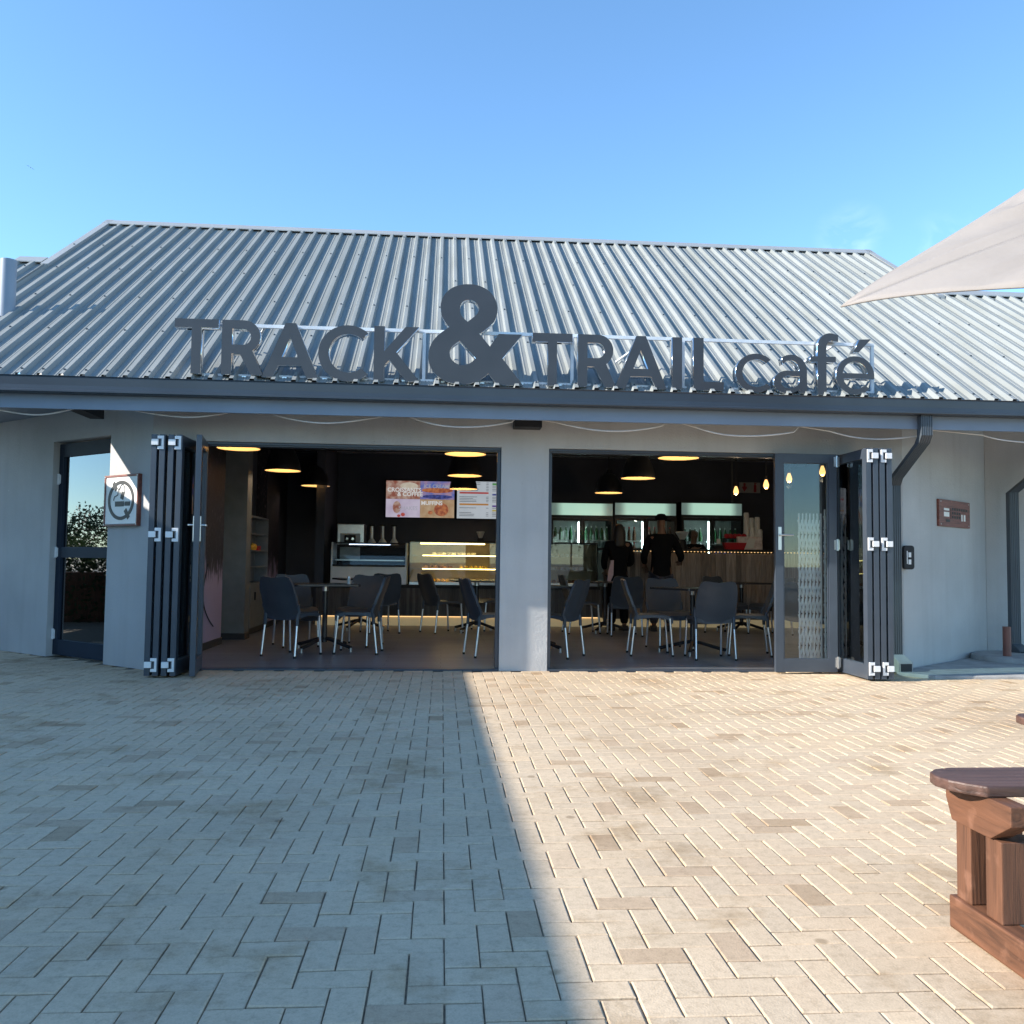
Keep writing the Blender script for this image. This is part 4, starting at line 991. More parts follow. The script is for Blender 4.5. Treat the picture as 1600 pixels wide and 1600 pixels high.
# ------------------------------------------------------------------ pendant lamps
def make_lamp():
    T = thing('pendant_lamp', '', 'lamp', group='black dome pendant lamps')
    pr = [(.250, 0), (.252, .006), (.235, .10), (.205, .20), (.165, .29), (.115, .335), (.055, .36), (.045, .42), (.02, .44), (.0, .44)]
    b = MB(); b.lathe(pr, n=36); b.build('shade', 'lampout', T, smooth=True)
    b = MB(); b.lathe([(.2495, .0005), (.243, .006), (.226, .10), (.196, .198), (.157, .283), (.109, .326), (.0, .345)], n=36); b.build('lining', 'lampin', T, smooth='all')
    b = MB(); b.cyl((0, 0, .44), (0, 0, .80), .006, n=6); b.build('cord', 'black', T)
    ld = bpy.data.lights.new('lamp_light', 'POINT'); ld.energy = 2.3; ld.color = (1, .90, .78); ld.shadow_soft_size = .06; lo = bpy.data.objects.new('lamp_light', ld); COL.objects.link(lo); lo.parent = T; lo.location = (0, 0, .14)
    return T
lp0 = make_lamp()
lamps = [(373, 699, 10.9, 'nearest pendant lamp at the left end showing its gold lining'), (442, 734, 13.0, 'middle pendant lamp of the left row'), (493, 758, 16.0, 'rear pendant lamp of the left row'),
 (727, 708, 10.9, 'nearest pendant lamp over the menu screens'), (726, 742, 13.2, 'middle pendant lamp before the menu screens'), (724, 763, 16.2, 'rear pendant lamp overlapping the bottom of the menu screens'),
 (951, 769, 16.2, 'rear lowest pendant lamp just above the drinks fridges'), (997, 746, 13.1, 'middle pendant lamp of the right row'), (1060, 714, 10.9, 'nearest pendant lamp of the right row with wide gold lining')]
for i, (px, py, Y, lab) in enumerate(lamps):
    o = lp0 if i == 0 else copy_tree(lp0); p = at(px, py, Y); o.location = (p.x, Y, p.z-.015); o['label'] = lab
def make_bulb():
    T = thing('hanging_bulb', '', 'light bulb', group='bare filament bulbs')
    b = MB(); b.lathe([(0, -.075), (.018, -.07), (.036, -.045), (.040, -.02), (.030, .02), (.018, .05), (.016, .06)], n=16); b.build('bulb', 'bulb', T, smooth='all')
    b = MB(); b.lathe([(.0, .115), (.018, .112), (.020, .06), (0, .058)], n=14); b.build('socket', 'black', T)
    ld = bpy.data.lights.new('bulb_light', 'POINT'); ld.energy = 2.2; ld.color = (1, .76, .50); ld.shadow_soft_size = .04; lo = bpy.data.objects.new('bulb_light', ld); COL.objects.link(lo); lo.parent = T; lo.location = (0, 0, -.12)
    b = MB(); b.cyl((0, 0, .112), (0, 0, .75), .004, n=6); b.build('cord', 'black', T)
    return T
bu0 = make_bulb()
for i, (px, py, Y, lab) in enumerate([(1150, 766, 13.4, 'glowing filament bulb left of the fire sign'), (1197, 756, 12.6, 'glowing filament bulb right of the fire sign'), (1233, 746, 12.0, 'filament bulb seen through the left part of the door glass'), (1285, 735, 11.3, 'filament bulb seen through the right part of the door glass')]):
    o = bu0 if i == 0 else copy_tree(bu0); p = at(px, py, Y); o.location = (p.x, Y, p.z); o['label'] = lab

# ------------------------------------------------------------------ counters, cases, machines
CT = thing('low_counter', 'low dark reeded counter with LED light painted as glow on its cream kickboard under the display cases', 'counter', (.3, 15.6, .012))
c = MB()
for i in range(98): x = -2.42+i*.05; c.box(x, x+.043, -.012, 0, .165, .64)
c.box(-2.43, 2.42, .0005, .7, .165, .64); c.build('front_panel', 'slatL', CT)
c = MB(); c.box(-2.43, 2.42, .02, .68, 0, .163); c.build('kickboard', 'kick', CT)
c = MB(); c.box(-2.40, 2.40, -.004, .014, .150, .162); c.build('led_strip', 'led', CT)
c = MB(); c.box(-2.46, 2.44, -.04, .75, .642, .695); c.build('worktop', 'black', CT, bevel=.005)
CR = thing('bar_counter', 'high counter clad in weathered vertical slats with a dotted warm light line', 'counter', (4.8, 15.62, .012))
c = MB()
for i in range(44): x = -1.98+i*.09; c.box(x, x+.082, -.02+.004*((i*7) % 3), 0, .14, 1.30)
c.box(-1.99, 2.0, .0005, .8, .14, 1.30); c.build('front_panel', 'slatR', CR)
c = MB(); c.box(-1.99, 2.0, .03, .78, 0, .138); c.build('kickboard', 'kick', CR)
c = MB()
for i in range(66): x = -1.95+i*.06; c.box(x-.009, x+.009, -.034, -.021, 1.318, 1.33)
c.build('led_dots', 'led', CR)
c = MB(); c.box(-2.05, 2.05, -.06, .85, 1.332, 1.372); c.build('worktop', 'black', CR, bevel=.005)
# ice cream freezer
IC = thing('ice_cream_freezer', 'white ice cream display freezer with sloping glass top on the low counter', 'freezer', (-1.25, 15.62, .708))
w2 = .645
c = MB(); c.prism([(-.03, 0), (.62, 0), (.62, .30), (-.0, .30)], 'x', -w2, w2); c.build('body', 'white', IC, bevel=.01)
c = MB(); c.prism([(0, .301), (.03, .60), (.09, .70), (.11, .70), (.05, .60), (.025, .301)], 'x', -w2+.03, w2-.03); c.build('front_glass', 'cglass', IC)
for s in (-1, 1):
    c = MB(); c.prism([(-.005, .301), (.025, .60), (.085, .715), (.62, .715), (.62, .301)], 'x', *sorted((s*w2, s*(w2-.028)))); c.build('side_panel', 'white', IC)
c = MB(); c.box(-w2+.03, w2-.03, .085, .60, .70, .716); c.build('lid', 'black', IC); c = MB(); c.box(-w2+.03, w2-.03, -.004, .02, .302, .335); c.build('rail', 'black', IC)
c = MB(); c.box(-w2+.06, w2-.06, .06, .58, .40, .42); c.build('tray', 'steel', IC); c = MB(); c.box(-.35, .35, .10, .12, .675, .685); c.build('light_strip', 'ledw', IC)
# pastry cases
def pastry(name, label, x0, x1, y, strips, foods):
    cx_ = (x0+x1)/2; h = (x1-x0)/2
    T = thing(name, label, 'display case', (cx_, y, .708), 0, 'glass pastry cases')
    c = MB(); c.box(-h, h, 0, .6, 0, .05); c.build('base', 'steel', T, bevel=.004)
    c = MB(); c.box(-h, h, 0, .6, .735, .76); c.build('top', 'black', T, bevel=.004)
    c = MB(); c.box(-h, h, .575, .598, .051, .734); c.build('back', 'caseback', T)
    for s in (-1, 1): c = MB(); c.box(*sorted((s*h, s*(h-.02))), .002, .574, .051, .734); c.build('side_panel', 'cglass', T)
    c = MB(); c.box(-h+.021, h-.021, .004, .010, .051, .734); c.build('front_glass', 'cglass', T)
    for zz in (.27, .50):
        sh_ = MB(); sh_.box(-h+.021, h-.021, .05, .57, zz, zz+.010); so_ = sh_.build('shelf', 'cglass', T)
        if strips: sh_ = MB(); sh_.box(-h+.22, h-.021, .036, .05, zz-.003, zz+.012); sh_.build('light_strip', 'ledy', so_)
    if strips: sh_ = MB(); sh_.box(-h+.18, h-.25, .04, .07, .70, .722); sh_.build('light_strip', 'ledy', T)
    for (fx, zz, mt, kind, n) in foods:
        for k in range(n):
            b = MB(); q = fx+k*.085
            if kind == 'loaf':
                b.lathe([(0, .055), (.02, .052), (.036, .035), (.038, .012), (.030, 0), (0, 0)], n=10)
            else: b.box(-.036, .036, -.03, .03, 0, .05)
            yy = .16+.08*(k % 2)
            o = b.build('pastry' if kind == 'loaf' else 'cake_slice', mt, None, bevel=0 if kind == 'loaf' else .006, smooth=True)
            o.location = (cx_+q, y+yy, .708+zz+.0005); o.rotation_euler = (0, 0, k*.7)
            col = {'yellow': 'yellow', 'brown': 'brown', 'cream': 'cream'}[mt]
            side = 'left' if strips else 'right'
            tag(o, f'{col} {"pastry" if kind=="loaf" else "cake slice"} in the glass case {"left" if strips else "right"} of the pillar', 'pastry', f'{col} {"pastries" if kind=="loaf" else "cake slices"} in the {side} glass case')
pastry('pastry_case', 'glass pastry case with yellow light strips left of the pillar', -.56, .98, 15.62, True,
       [(-.45, .051, 'yellow', 'loaf', 6), (.12, .281, 'yellow', 'loaf', 6), (.15, .051, 'brown', 'loaf', 6), (-.35, .511, 'cream', 'box', 9), (-.50, .281, 'brown', 'box', 6)])
pastry('pastry_case', 'unlit glass pastry case right of the pillar', 1.06, 2.70, 15.62, False,
       [(.05, .281, 'cream', 'box', 7), (.0, .051, 'brown', 'loaf', 8), (.05, .511, 'cream', 'loaf', 7)])
# soft serve machine
p = at(546, 860, 16.5)
SV = thing('soft_serve_machine', 'stainless soft serve ice cream machine behind the freezer', 'ice cream machine', (p.x, 16.6, .0))
c = MB(); c.box(-.245, .245, 0, .6, .70, 1.78); c.build('body', 'steel', SV, bevel=.02)
c = MB(); c.box(-.18, .18, -.012, -.001, 1.12, 1.60); c.build('front_panel', 'fin', SV, bevel=.004)
c = MB(); c.box(-.10, .10, -.05, -.013, 1.42, 1.57); fp = c.build('dispensing_head', 'black', SV, bevel=.01)
for s in (-1, 1): c = MB(); c.cyl((s*.05, -.066, 1.50), (s*.05, -.051, 1.50), .022, n=14); c.build('nozzle', 'chrome', fp)
c = MB(); c.box(-.20, .20, -.10, -.013, .98, 1.00); c.build('drip_tray', 'steel', SV)
# syrup dispensers
for i, px in enumerate((580, 597, 615)):
    p = at(px, 848, 16.6)
    T = thing('syrup_dispenser', ['glass domed dispenser nearest the soft serve machine', 'middle glass domed dispenser of the three on the rear counter', 'glass domed dispenser nearest the menu screens'][i], 'dispenser', (p.x, 16.7, 1.40), 0, 'dispensers on the rear counter')
    c = MB(); c.lathe([(.0, 0), (.085, 0), (.085, .03), (.03, .12), (0, .12)], n=16); c.build('dome', 'fin', T, smooth=True)
    c = MB(); c.cyl((0, 0, .12), (0, 0, .34), .033, n=14); c.build('tube', 'steel', T); c = MB(); c.box(-.06, .06, -.03, .05, .345, .37); c.build('cap', 'black', T)
BC = thing('rear_counter', 'dark rear counter along the back wall below the menu screens', 'counter', (.2, 16.55, .012))
c = MB(); c.box(-2.2, 2.0, .05, .85, 0, 1.34); c.build('cabinet', 'black', BC); c = MB(); c.box(-2.2, 2.0, 0, .88, 1.342, 1.386); c.build('worktop', 'skirt', BC)
# coffee grinder
p = at(752, 846, 16.4); T = thing('coffee_grinder', 'small black coffee grinder on the rear counter under the menu screens', 'coffee grinder', (p.x, 16.75, 1.40))
c = MB(); c.lathe([(0, 0), (.07, 0), (.06, .15), (.0, .15)], n=14); c.build('body', 'black', T); c = MB(); c.lathe([(.03, .151), (.075, .26), (.07, .27), (0, .27)], n=14); c.build('hopper', 'fin', T)
# menu screens
def quad_mat(name, c1, c2, sc, st=.25):
    mt, nt, b = new_mat(name); tc = N(nt, 'ShaderNodeTexCoord'); n = N(nt, 'ShaderNodeTexNoise'); n.inputs['Scale'].default_value = sc; n.inputs['Detail'].default_value = 5
    nt.links.new(tc.outputs['Object'], n.inputs['Vector']); r = ramp(nt, n.outputs['Fac'], [(.38, c1), (.62, c2)])
    nt.links.new(r.outputs[0], b.inputs['Emission Color']); b.inputs['Emission Strength'].default_value = st; b.inputs['Base Color'].default_value = (.05, .05, .05, 1); b.inputs['Roughness'].default_value = .25
    return mt
EM = {}
for n_, c1, c2, sc in (('q_croissant', (.30, .10, .07), (.50, .36, .30), 9), ('q_ice', (.10, .16, .50), (.42, .28, .40), 6), ('q_shake', (.50, .42, .58), (.62, .56, .70), 4), ('q_muffin', (.42, .26, .14), (.55, .40, .26), 5), ('q_white', (.50, .56, .62), (.56, .62, .68), 3),
                     ('t_white', (.75, .75, .75), (.8, .8, .8), 1), ('t_grey', (.42, .42, .50), (.46, .46, .55), 1), ('t_red', (.45, .05, .05), (.5, .08, .06), 3), ('t_rust', (.30, .07, .04), (.55, .2, .08), 14), ('t_blue', (.03, .04, .16), (.08, .10, .35), 20), ('t_orange', (.5, .22, .05), (.5, .22, .05), 1), ('t_ink', (.03, .035, .05), (.04, .04, .05), 1), ('t_green', (.1, .4, .08), (.1, .4, .1), 1), ('t_yel', (.5, .4, .08), (.5, .4, .1), 1), ('t_vio', (.12, .06, .3), (.12, .06, .3), 1), ('t_cream', (.6, .52, .42), (.66, .6, .5), 12)):
    M[n_] = quad_mat(n_, c1, c2, sc)
a, b_ = at(602, 749, 17.6), at(711, 811, 17.6); W_, H_ = b_.x-a.x, a.z-b_.z
SC = thing('menu_screen', 'lit menu screen showing croissants, ice creams, shakes and muffins', 'screen', ((a.x+b_.x)/2, 17.62, (a.z+b_.z)/2), 0, 'menu screens')
c = MB(); c.box(-W_/2, W_/2, 0, .07, -H_/2, H_/2); c.build('bezel', 'black', SC, bevel=.006)
hw, hh = W_/2-.02, H_/2-.02
for (x0, x1, z0, z1, mt) in ((-hw, -.002, .002, hh, 'q_croissant'), (.0, hw, .002, hh, 'q_ice'), (-hw, -.002, -hh, 0, 'q_shake'), (0, hw, -hh, 0, 'q_muffin')):
    c = MB(); c.box(x0, x1, -.003, .001, z0, z1); c.build('display_panel', mt, SC)
def disc(x, z, rx_, rz_2, mt, y=-.0045): 
    c = MB(); c.prism(arc(x, z, rx_, rz_2, 0, 345, 23), 'y', y, y+.0014); return c.build('menu_picture', mt, SC)
disc(-hw*.33, hh*.72, hw*.26, hh*.2, 't_cream'); disc(hw*.62, -hh*.55, hw*.21, hh*.36, 't_rust'); disc(hw*.30, -hh*.72, hw*.07, hh*.1, 't_rust'); disc(-hw*.50, -hh*.85, hw*.06, hh*.1, 't_red'); disc(-hw*.62, -hh*.92, hw*.05, hh*.07, 't_red', -.0047)
disc(hw*.5, hh*.50, hw*.46, hh*.14, 't_rust'); disc(hw*.5, hh*.15, hw*.44, hh*.12, 't_blue'); disc(-hw*.68, -hh*.45, hw*.12, hh*.33, 'q_croissant')
for tx, x, z, sz, mt, bd in (('CROISSANTS', -hw*.47, hh*.40, .112, 't_white', .003), ('& COFFEE', -hw*.30, hh*.17, .112, 't_white', .003), ('ICE CREAMS', hw*.5, hh*.63, .098, 't_grey', .002), ('MUFFINS', hw*.34, -hh*.30, .106, 't_white', .003), ('SHAKES', -hw*.35, -hh*.60, .106, 't_grey', .001)):
    lettering('menu_lettering', tx, sz, mt, SC, (x, -.0068, z), .0016, bold=bd)
a, b_ = at(713, 750, 17.6), at(822, 813, 17.6); W_, H_ = b_.x-a.x, a.z-b_.z
SC2 = thing('menu_screen', 'lit white price list screen with coloured heading bars', 'screen', ((a.x+b_.x)/2, 17.62, (a.z+b_.z)/2), 0, 'menu screens')
c = MB(); c.box(-W_/2, W_/2, 0, .07, -H_/2, H_/2); c.build('bezel', 'black', SC2, bevel=.006); hw, hh = W_/2-.02, H_/2-.02
c = MB(); c.box(-hw, hw, -.003, .001, -hh, hh); c.build('display_panel', 'q_white', SC2)
for x0, x1, z, h_, mt in ((-.93, -.08, .38, .045, 't_red'), (-.93, -.08, -.24, .045, 't_orange'), (.03, .93, .86, .045, 't_green'), (.03, .93, .30, .045, 't_blue'), (.03, .93, -.32, .045, 't_vio'), (.03, .93, -.56, .045, 't_yel')):
    c = MB(); c.box(x0*hw, x1*hw, -.0045, -.0031, (z-h_)*hh, (z+h_)*hh); c.build('heading_bar', mt, SC2)
rr = random.Random(2); c = MB()
for col0 in (-.93, .03):
    for k in range(22):
        z = .93-k*.085
        if abs(z-.38) < .09 or abs(z+.24) < .09 or abs(z-.3) < .08 or abs(z+.32) < .08 or abs(z+.56) < .08: continue
        c.box(col0*hw, (col0+rr.uniform(.3, .62))*hw, -.0045, -.0031, (z-.012)*hh, (z+.012)*hh); c.box((col0+.78)*hw, (col0+.85)*hw, -.0045, -.0031, (z-.012)*hh, (z+.012)*hh)
c.build('menu_lettering', 't_ink', SC2)

# drinks fridges
def bottle_mesh(mt, capm):
    b = MB(); b.lathe([(0, 0), (.033, 0), (.034, .02), (.034, .14), (.022, .19), (.014, .21), (.014, .235)], n=10); b.lathe([(.016, .235), (.016, .262), (0, .262)], n=10, mi=1)
    return b
M['b_amber'] = simple('amber_bottle', (.10, .03, .01), .15); M['b_green'] = simple('green_bottle', (.03, .14, .05), .15); M['b_clear'] = simple('clear_bottle', (.35, .42, .42), .15); M['b_cola'] = simple('cola_bottle', (.03, .012, .01), .15); M['b_blue'] = simple('blue_bottle', (.03, .08, .35), .2)
fr = [(862, 957, 'leftmost drinks fridge with a glowing pale green header, next to the pillar'), (961, 1057, 'middle drinks fridge behind the two standing customers'), (1064, 1161, 'rightmost drinks fridge behind the paper cups')]
for fi, (xa, xb, lab) in enumerate(fr):
    a, b_ = at(xa, 787, 17.0), at(xb, 806, 17.0); cx_ = (a.x+b_.x)/2; hw = .60
    FT = thing('drinks_fridge', lab, 'fridge', (cx_, 17.0, .012), 0, 'drinks fridges on the back wall')
    ztop = a.z+.03
    c = MB(); c.box(-hw, hw, .02, .66, 0, .25); c.box(-hw, hw, .62, .66, .251, ztop-.3); c.box(-hw, -hw+.04, .021, .619, .251, ztop-.3); c.box(hw-.04, hw, .021, .619, .251, ztop-.3); c.box(-hw, hw, .03, .66, ztop-.299, ztop); c.build('body', 'black', FT)
    c = MB(); c.box(-hw+.012, hw-.012, .012, .029, ztop-.25, ztop-.025); hd = c.build('header', 'header', FT)
    c = MB(); c.box(-hw+.05, hw-.05, .55, .615, .26, ztop-.31); c.build('lining', 'fin', FT)
    for s in (-1, 1):
        x0, x1 = (-hw, -.004) if s < 0 else (.004, hw)
        c = MB(); c.box(x0, x0+.045, -.02, .018, .255, ztop-.31); c.box(x1-.045, x1, -.02, .018, .255, ztop-.31); c.box(x0+.046, x1-.046, -.019, .017, ztop-.36, ztop-.311); c.box(x0+.046, x1-.046, -.019, .017, .256, .32)
        dr = c.build('door', 'black', FT, bevel=.003); c = MB(); c.box(x0+.044, x1-.044, -.005, .003, .31, ztop-.35); c.build('pane', 'fglass', dr)
    c = MB(); c.box(-.07, -.045, .03, .05, .35, ztop-.38) ; c.build('light_tube', 'ledtube', FT)
    for si, zz in enumerate((.95, 1.24, 1.53)):
        c = MB(); c.box(-hw+.05, hw-.05, .08, .54, zz, zz+.012); c.build('shelf', 'steel', FT)
        kinds = [['b_green', 'b_clear', 'b_green'], ['b_cola', 'b_amber', 'b_amber'], ['b_clear', 'b_blue', 'b_green']][fi]
        names = {'b_green': 'green', 'b_clear': 'clear', 'b_cola': 'dark cola', 'b_amber': 'amber', 'b_blue': 'blue'}
        kd = kinds[si]; proto = None
        if si == 0: continue
        for k in range(11):
            x = -hw+.11+k*.099
            if abs(x+.055) < .045: continue
            if proto is None:
                proto = bottle_mesh(kd, 'red').build('bottle', [kd, 'red' if kd in ('b_cola', 'b_amber') else 'white_al'], None, smooth=True); o = proto
            else: o = proto.copy(); COL.objects.link(o)
            o.location = (cx_+x, 17.0+.14, .012+zz+.0125)
            tag(o, f'{names[kd]} bottle on the {["", "lower", "upper"][si]} lit shelf of the {["leftmost", "middle", "rightmost"][fi]} drinks fridge', 'bottle', f'{names[kd]} bottles on the {["", "lower", "upper"][si]} shelf of the {["leftmost", "middle", "rightmost"][fi]} fridge')

# items on the bar counter
ZC = 1.386
def cups(px, py_top, Y, lab):
    p = at(px, py_top, Y); T = thing('cup_stack', lab, 'paper cups', (p.x, Y, ZC), 0, 'stacked paper cups')
    h = p.z-ZC; n = max(3, int(h/.045)); st = h/n
    c = MB(); prof = []
    for k in range(n):
        z = k*st; prof += [(.052-.0003*k, z), (.056-.0003*k, z+.004), (.0525-.0003*k, z+.010)]
    prof += [(.040, h-.002), (.038, h), (0, h)]
    c.lathe(prof, n=18); c.build('cups', 'paper', T)
    return T
cups(1166, 801, 16.15, 'tallest stack of upturned paper cups on the bar counter'); cups(1174, 809, 16.27, 'paper cup stack second from the left on the bar counter'); cups(1183, 808, 16.1, 'paper cup stack at the right end of the tall stacks')
cups(1175, 824, 15.98, 'short front stack of paper cups in the middle'); cups(1187, 827, 16.0, 'short front stack of paper cups at the right')
p = at(1171, 858, 15.9); T = thing('menu_card_box', 'pale pink card box standing on the bar counter', 'box', (p.x, 15.86, ZC))
c = MB(); c.box(-.22, .22, 0, .10, 0, .235); c.build('body', 'pink', T, bevel=.004); c = MB(); c.prism([(-.12, .02), (.06, .03), (.10, .20), (-.02, .21)], 'y', -.003, -.0005); c.build('printed_panel', 'paper', T)
p = at(1147, 858, 15.75); T = thing('red_basket', 'tapered red plastic basket in front of the pink box', 'basket', (p.x, 15.74, ZC))
c = MB(); c.add([(-.16, -.06, 0), (.16, -.06, 0), (.16, .06, 0), (-.16, .06, 0), (-.20, -.08, .12), (.20, -.08, .12), (.20, .08, .12), (-.20, .08, .12), (-.185, -.068, .118), (.185, -.068, .118), (.185, .068, .118), (-.185, .068, .118), (-.15, -.05, .01), (.15, -.05, .01), (.15, .05, .01), (-.15, .05, .01)],
 [(0, 3, 2, 1), (0, 1, 5, 4), (1, 2, 6, 5), (2, 3, 7, 6), (3, 0, 4, 7), (4, 5, 9, 8), (5, 6, 10, 9), (6, 7, 11, 10), (7, 4, 8, 11), (8, 9, 13, 12), (9, 10, 14, 13), (10, 11, 15, 14), (11, 8, 12, 15), (12, 13, 14, 15)]); tag(c.build('basket', 'red', T), None)
for i, px in enumerate((1136, 1142, 1149, 1156, 1163)):
    p = at(px, 836, 16.0); b = MB(); b.lathe([(0, .085), (.03, .08), (.05, .05), (.048, .02), (.03, 0), (0, 0)], n=14)
    o = b.build('red_jar', 'red', None, smooth=True); o.location = (p.x, 16.02+.02*(i % 2), ZC+.235 if False else p.z-.06)
    tag(o, 'rounded red jar in the row behind the pink box', 'jar', 'red jars in a row behind the pink box')
T = thing('jar_shelf', 'low black riser that carries the red jars', 'riser', (at(1149, 850, 16.0).x, 16.03, ZC)); zz = at(1149, 836, 16.0).z-.06-ZC
c = MB(); c.box(-.22, .22, -.08, .08, zz-.015, zz-.001); c.build('board', 'black', T)
for s in (-.2, .2): c = MB(); c.box(s-.01, s+.01, -.07, .07, 0, zz-.016); c.build('support', 'black', T)
p = at(1122, 842, 15.9); T = thing('card_terminal', 'till with a small white card reader on the bar counter', 'till', (p.x, 15.9, ZC))
c = MB(); c.prism([(-.10, 0), (.14, 0), (.12, .10), (-.06, .07)], 'x', -.10, .10); c.build('body', 'black', T, bevel=.005); c = MB(); c.box(-.03, .04, -.02, .0, .10, .19); c.build('reader', 'paper', T, bevel=.004)
p = at(1066, 832, 15.95); T = thing('coffee_hopper', 'dark coffee grinder hopper beside the standing man', 'coffee grinder', (p.x, 15.95, ZC))
c = MB(); c.lathe([(0, 0), (.09, 0), (.08, .12), (.05, .17), (0, .17)], n=16); c.build('body', 'black', T, smooth=True); c = MB(); c.lathe([(.045, .171), (.12, .30), (.11, .31), (.0, .31)], n=16); c.build('hopper', 'fin', T, smooth=True)
# fire sign and conduit
a, b_ = at(1157, 753, 17.6), at(1190, 770, 17.6)
T = thing('fire_sign', 'white wall sign with a red arrow and a red fire extinguisher symbol', 'sign', ((a.x+b_.x)/2, 17.69, (a.z+b_.z)/2)); W_, H_ = b_.x-a.x, a.z-b_.z
M['dimw'] = simple('sign_vinyl', (.42, .40, .38), .6, var=.05); M['dimr'] = simple('sign_red', (.35, .02, .03), .6, var=.05)
c = MB(); c.box(-W_/2, W_/2, -.012, 0, -H_/2, H_/2); c.build('panel', 'dimw', T)
c = MB(); c.prism([(-.155, .02), (-.13, .02), (-.13, .09), (-.085, .09), (-.085, .02), (-.06, .02), (-.06, -.01), (-.1075, -.085), (-.155, -.01)], 'y', -.0155, -.0125); c.build('arrow', 'dimr', T)
c = MB(); c.prism([(.08, -.09), (.135, -.09), (.135, .04), (.12, .06), (.12, .085), (.15, .085), (.15, .097), (.09, .097), (.095, .06), (.08, .04)], 'y', -.0155, -.0125); c.build('extinguisher_symbol', 'dimr', T)
c = MB(); c.cyl((5.76, 17.66, 2.30), (5.755, 17.66, 3.18), .022, n=10); tag(c.build('conduit', 'pierint'), 'thin grey vertical conduit on the back wall above the fridges', 'pipe')
# shelf unit at the left
T = thing('shelf_unit', 'grey wall shelf unit with a cabinet below at the left of the room', 'shelf', (-2.995, 13.36, .012), PI/2)
c = MB(); W_ = 1.36; D_ = .215
# local x runs along the wall (world y), local -y faces the room
M['shelfgrey'] = simple('grey_shelf_paint', (.20, .21, .23), .5)
for s in (0, W_-.02): c.box(s, s+.02, -D_, 0, .75, 1.72)
c.box(0, W_, -D_, 0, 1.7205, 1.745); c.box(.0205, W_-.0205, -.015, -.001, .76, 1.72); c.build('frame', 'shelfgrey', T)
for zz in (.98, 1.22, 1.47): c = MB(); c.box(.021, W_-.021, -D_+.005, -.016, zz, zz+.016); c.build('shelf', 'shelfgrey', T)
c = MB(); c.box(0, W_, -D_-.02, 0, .10, .748); c.build('cabinet', 'pierint', T, bevel=.004); c = MB(); c.box(.28, .295, -D_-.045, -D_-.021, .50, .62); c.build('handle', 'black', T)
c = MB(); c.box(.02, W_-.02, -D_+.03, -.02, 0, .099); c.build('plinth', 'skirt', T)
p = Vector((-2.62, 13.5, 1.25))
o = MB().lathe([(0, .11), (.05, .09), (.065, .05), (.05, .01), (0, 0)], n=14).build('orange_ornament', 'yellow', None, smooth=True); o.location = (-2.86, 13.95, 1.2485); tag(o, 'small orange ornament on the middle wall shelf', 'ornament')
o = MB().box(-.05, .05, -.09, .09, 0, .07).build('red_box', 'red', None, bevel=.004); o.location = (-2.86, 14.2, 1.2485); tag(o, 'small red box on the middle wall shelf', 'box')
# loose cable on the mural wall
c = MB(); pts = []
for t in range(15):
    u = t/14; pts.append((-2.92, 10.75+.45*(u**2.2), 1.02-.75*math.sin(u*PI/2)))
pts = [(-2.851, 11.30-.22*math.sin(PI*u*.9)+.42*u**3, 1.05-.78*u**.9) for u in [i/16 for i in range(17)]]
c.tube(pts, .007, 6); tag(c.build('loose_cable', 'black', smooth=True), 'black cable curving down the pink mural wall', 'cable')
o = MB().box(-2.859, -2.848, 10.80, 10.88, .40, .62).build('wall_socket', 'white_al', None, bevel=.002); tag(o, 'white socket plate low on the mural wall', 'socket')

# folded trellis security gate behind the standing leaf
def trellis(x0, x1, y, h, label, rz=0):
    T = thing('trellis_gate', label, 'security gate', (x0, y, .012), rz, 'folded white trellis gates')
    n = 6; w_ = (x1-x0)
    fr_ = MB()
    for i in range(n+1):
        x = w_*i/n; fr_.box(x-.006, x+.006, -.03, -.016, .03, h)
    fr_.build('uprights', 'white_al', T)
    for layer, s in ((0, 1), (1, -1)):
        c = MB()
        rows = int(h/.17)
        for r in range(rows):
            z0 = .06+r*(h-.12)/rows; z1 = z0+(h-.12)/rows
            for i in range(n):
                xa, xb = w_*i/n, w_*(i+1)/n
                if s < 0: xa, xb = xb, xa
                y0 = -.012+layer*.012
                c.cyl((xa, y0, z0+.01), (xb, y0, z1-.01), .0095, n=6)
        c.build('lattice', 'white_al', T)
    return T
a, b_ = at(1247, 801, 9.72), at(1281, 801, 9.72)
trellis(a.x, b_.x, 9.72, a.z-.02, 'folded white trellis gate seen through the standing glass door')
a, b_ = at(1287, 798, 9.66), at(1312, 801, 9.66)
trellis(a.x, b_.x, 9.66, a.z-.0, 'narrower white trellis gate bundle next to the door hinges')

# ------------------------------------------------------------------ people
def skinned(name, verts, edges, radii, mat, parent=None, sub=2, root=0):
    me = bpy.data.meshes.new(name); me.from_pydata(verts, edges, []); o = bpy.data.objects.new(name, me); COL.objects.link(o)
    md = o.modifiers.new('skin', 'SKIN'); md.use_smooth_shade = True; md.branch_smoothing = .3
    for i, r in enumerate(radii):
        rr_ = r if isinstance(r, tuple) else (r, r)
        me.skin_vertices[0].data[i].radius = rr_
    me.skin_vertices[0].data[root].use_root = True
    sb = o.modifiers.new('sub', 'SUBSURF'); sb.levels = sub; sb.render_levels = sub
    dg = bpy.context.evaluated_depsgraph_get(); m2_ = bpy.data.meshes.new_from_object(o.evaluated_get(dg))
    bpy.data.objects.remove(o); m2_.name = name
    m2_.materials.clear(); m2_.materials.append(M[mat])
    for p in m2_.polygons: p.use_smooth = True
    o = bpy.data.objects.new(name, m2_); COL.objects.link(o)
    if parent: o.parent = parent
    return o
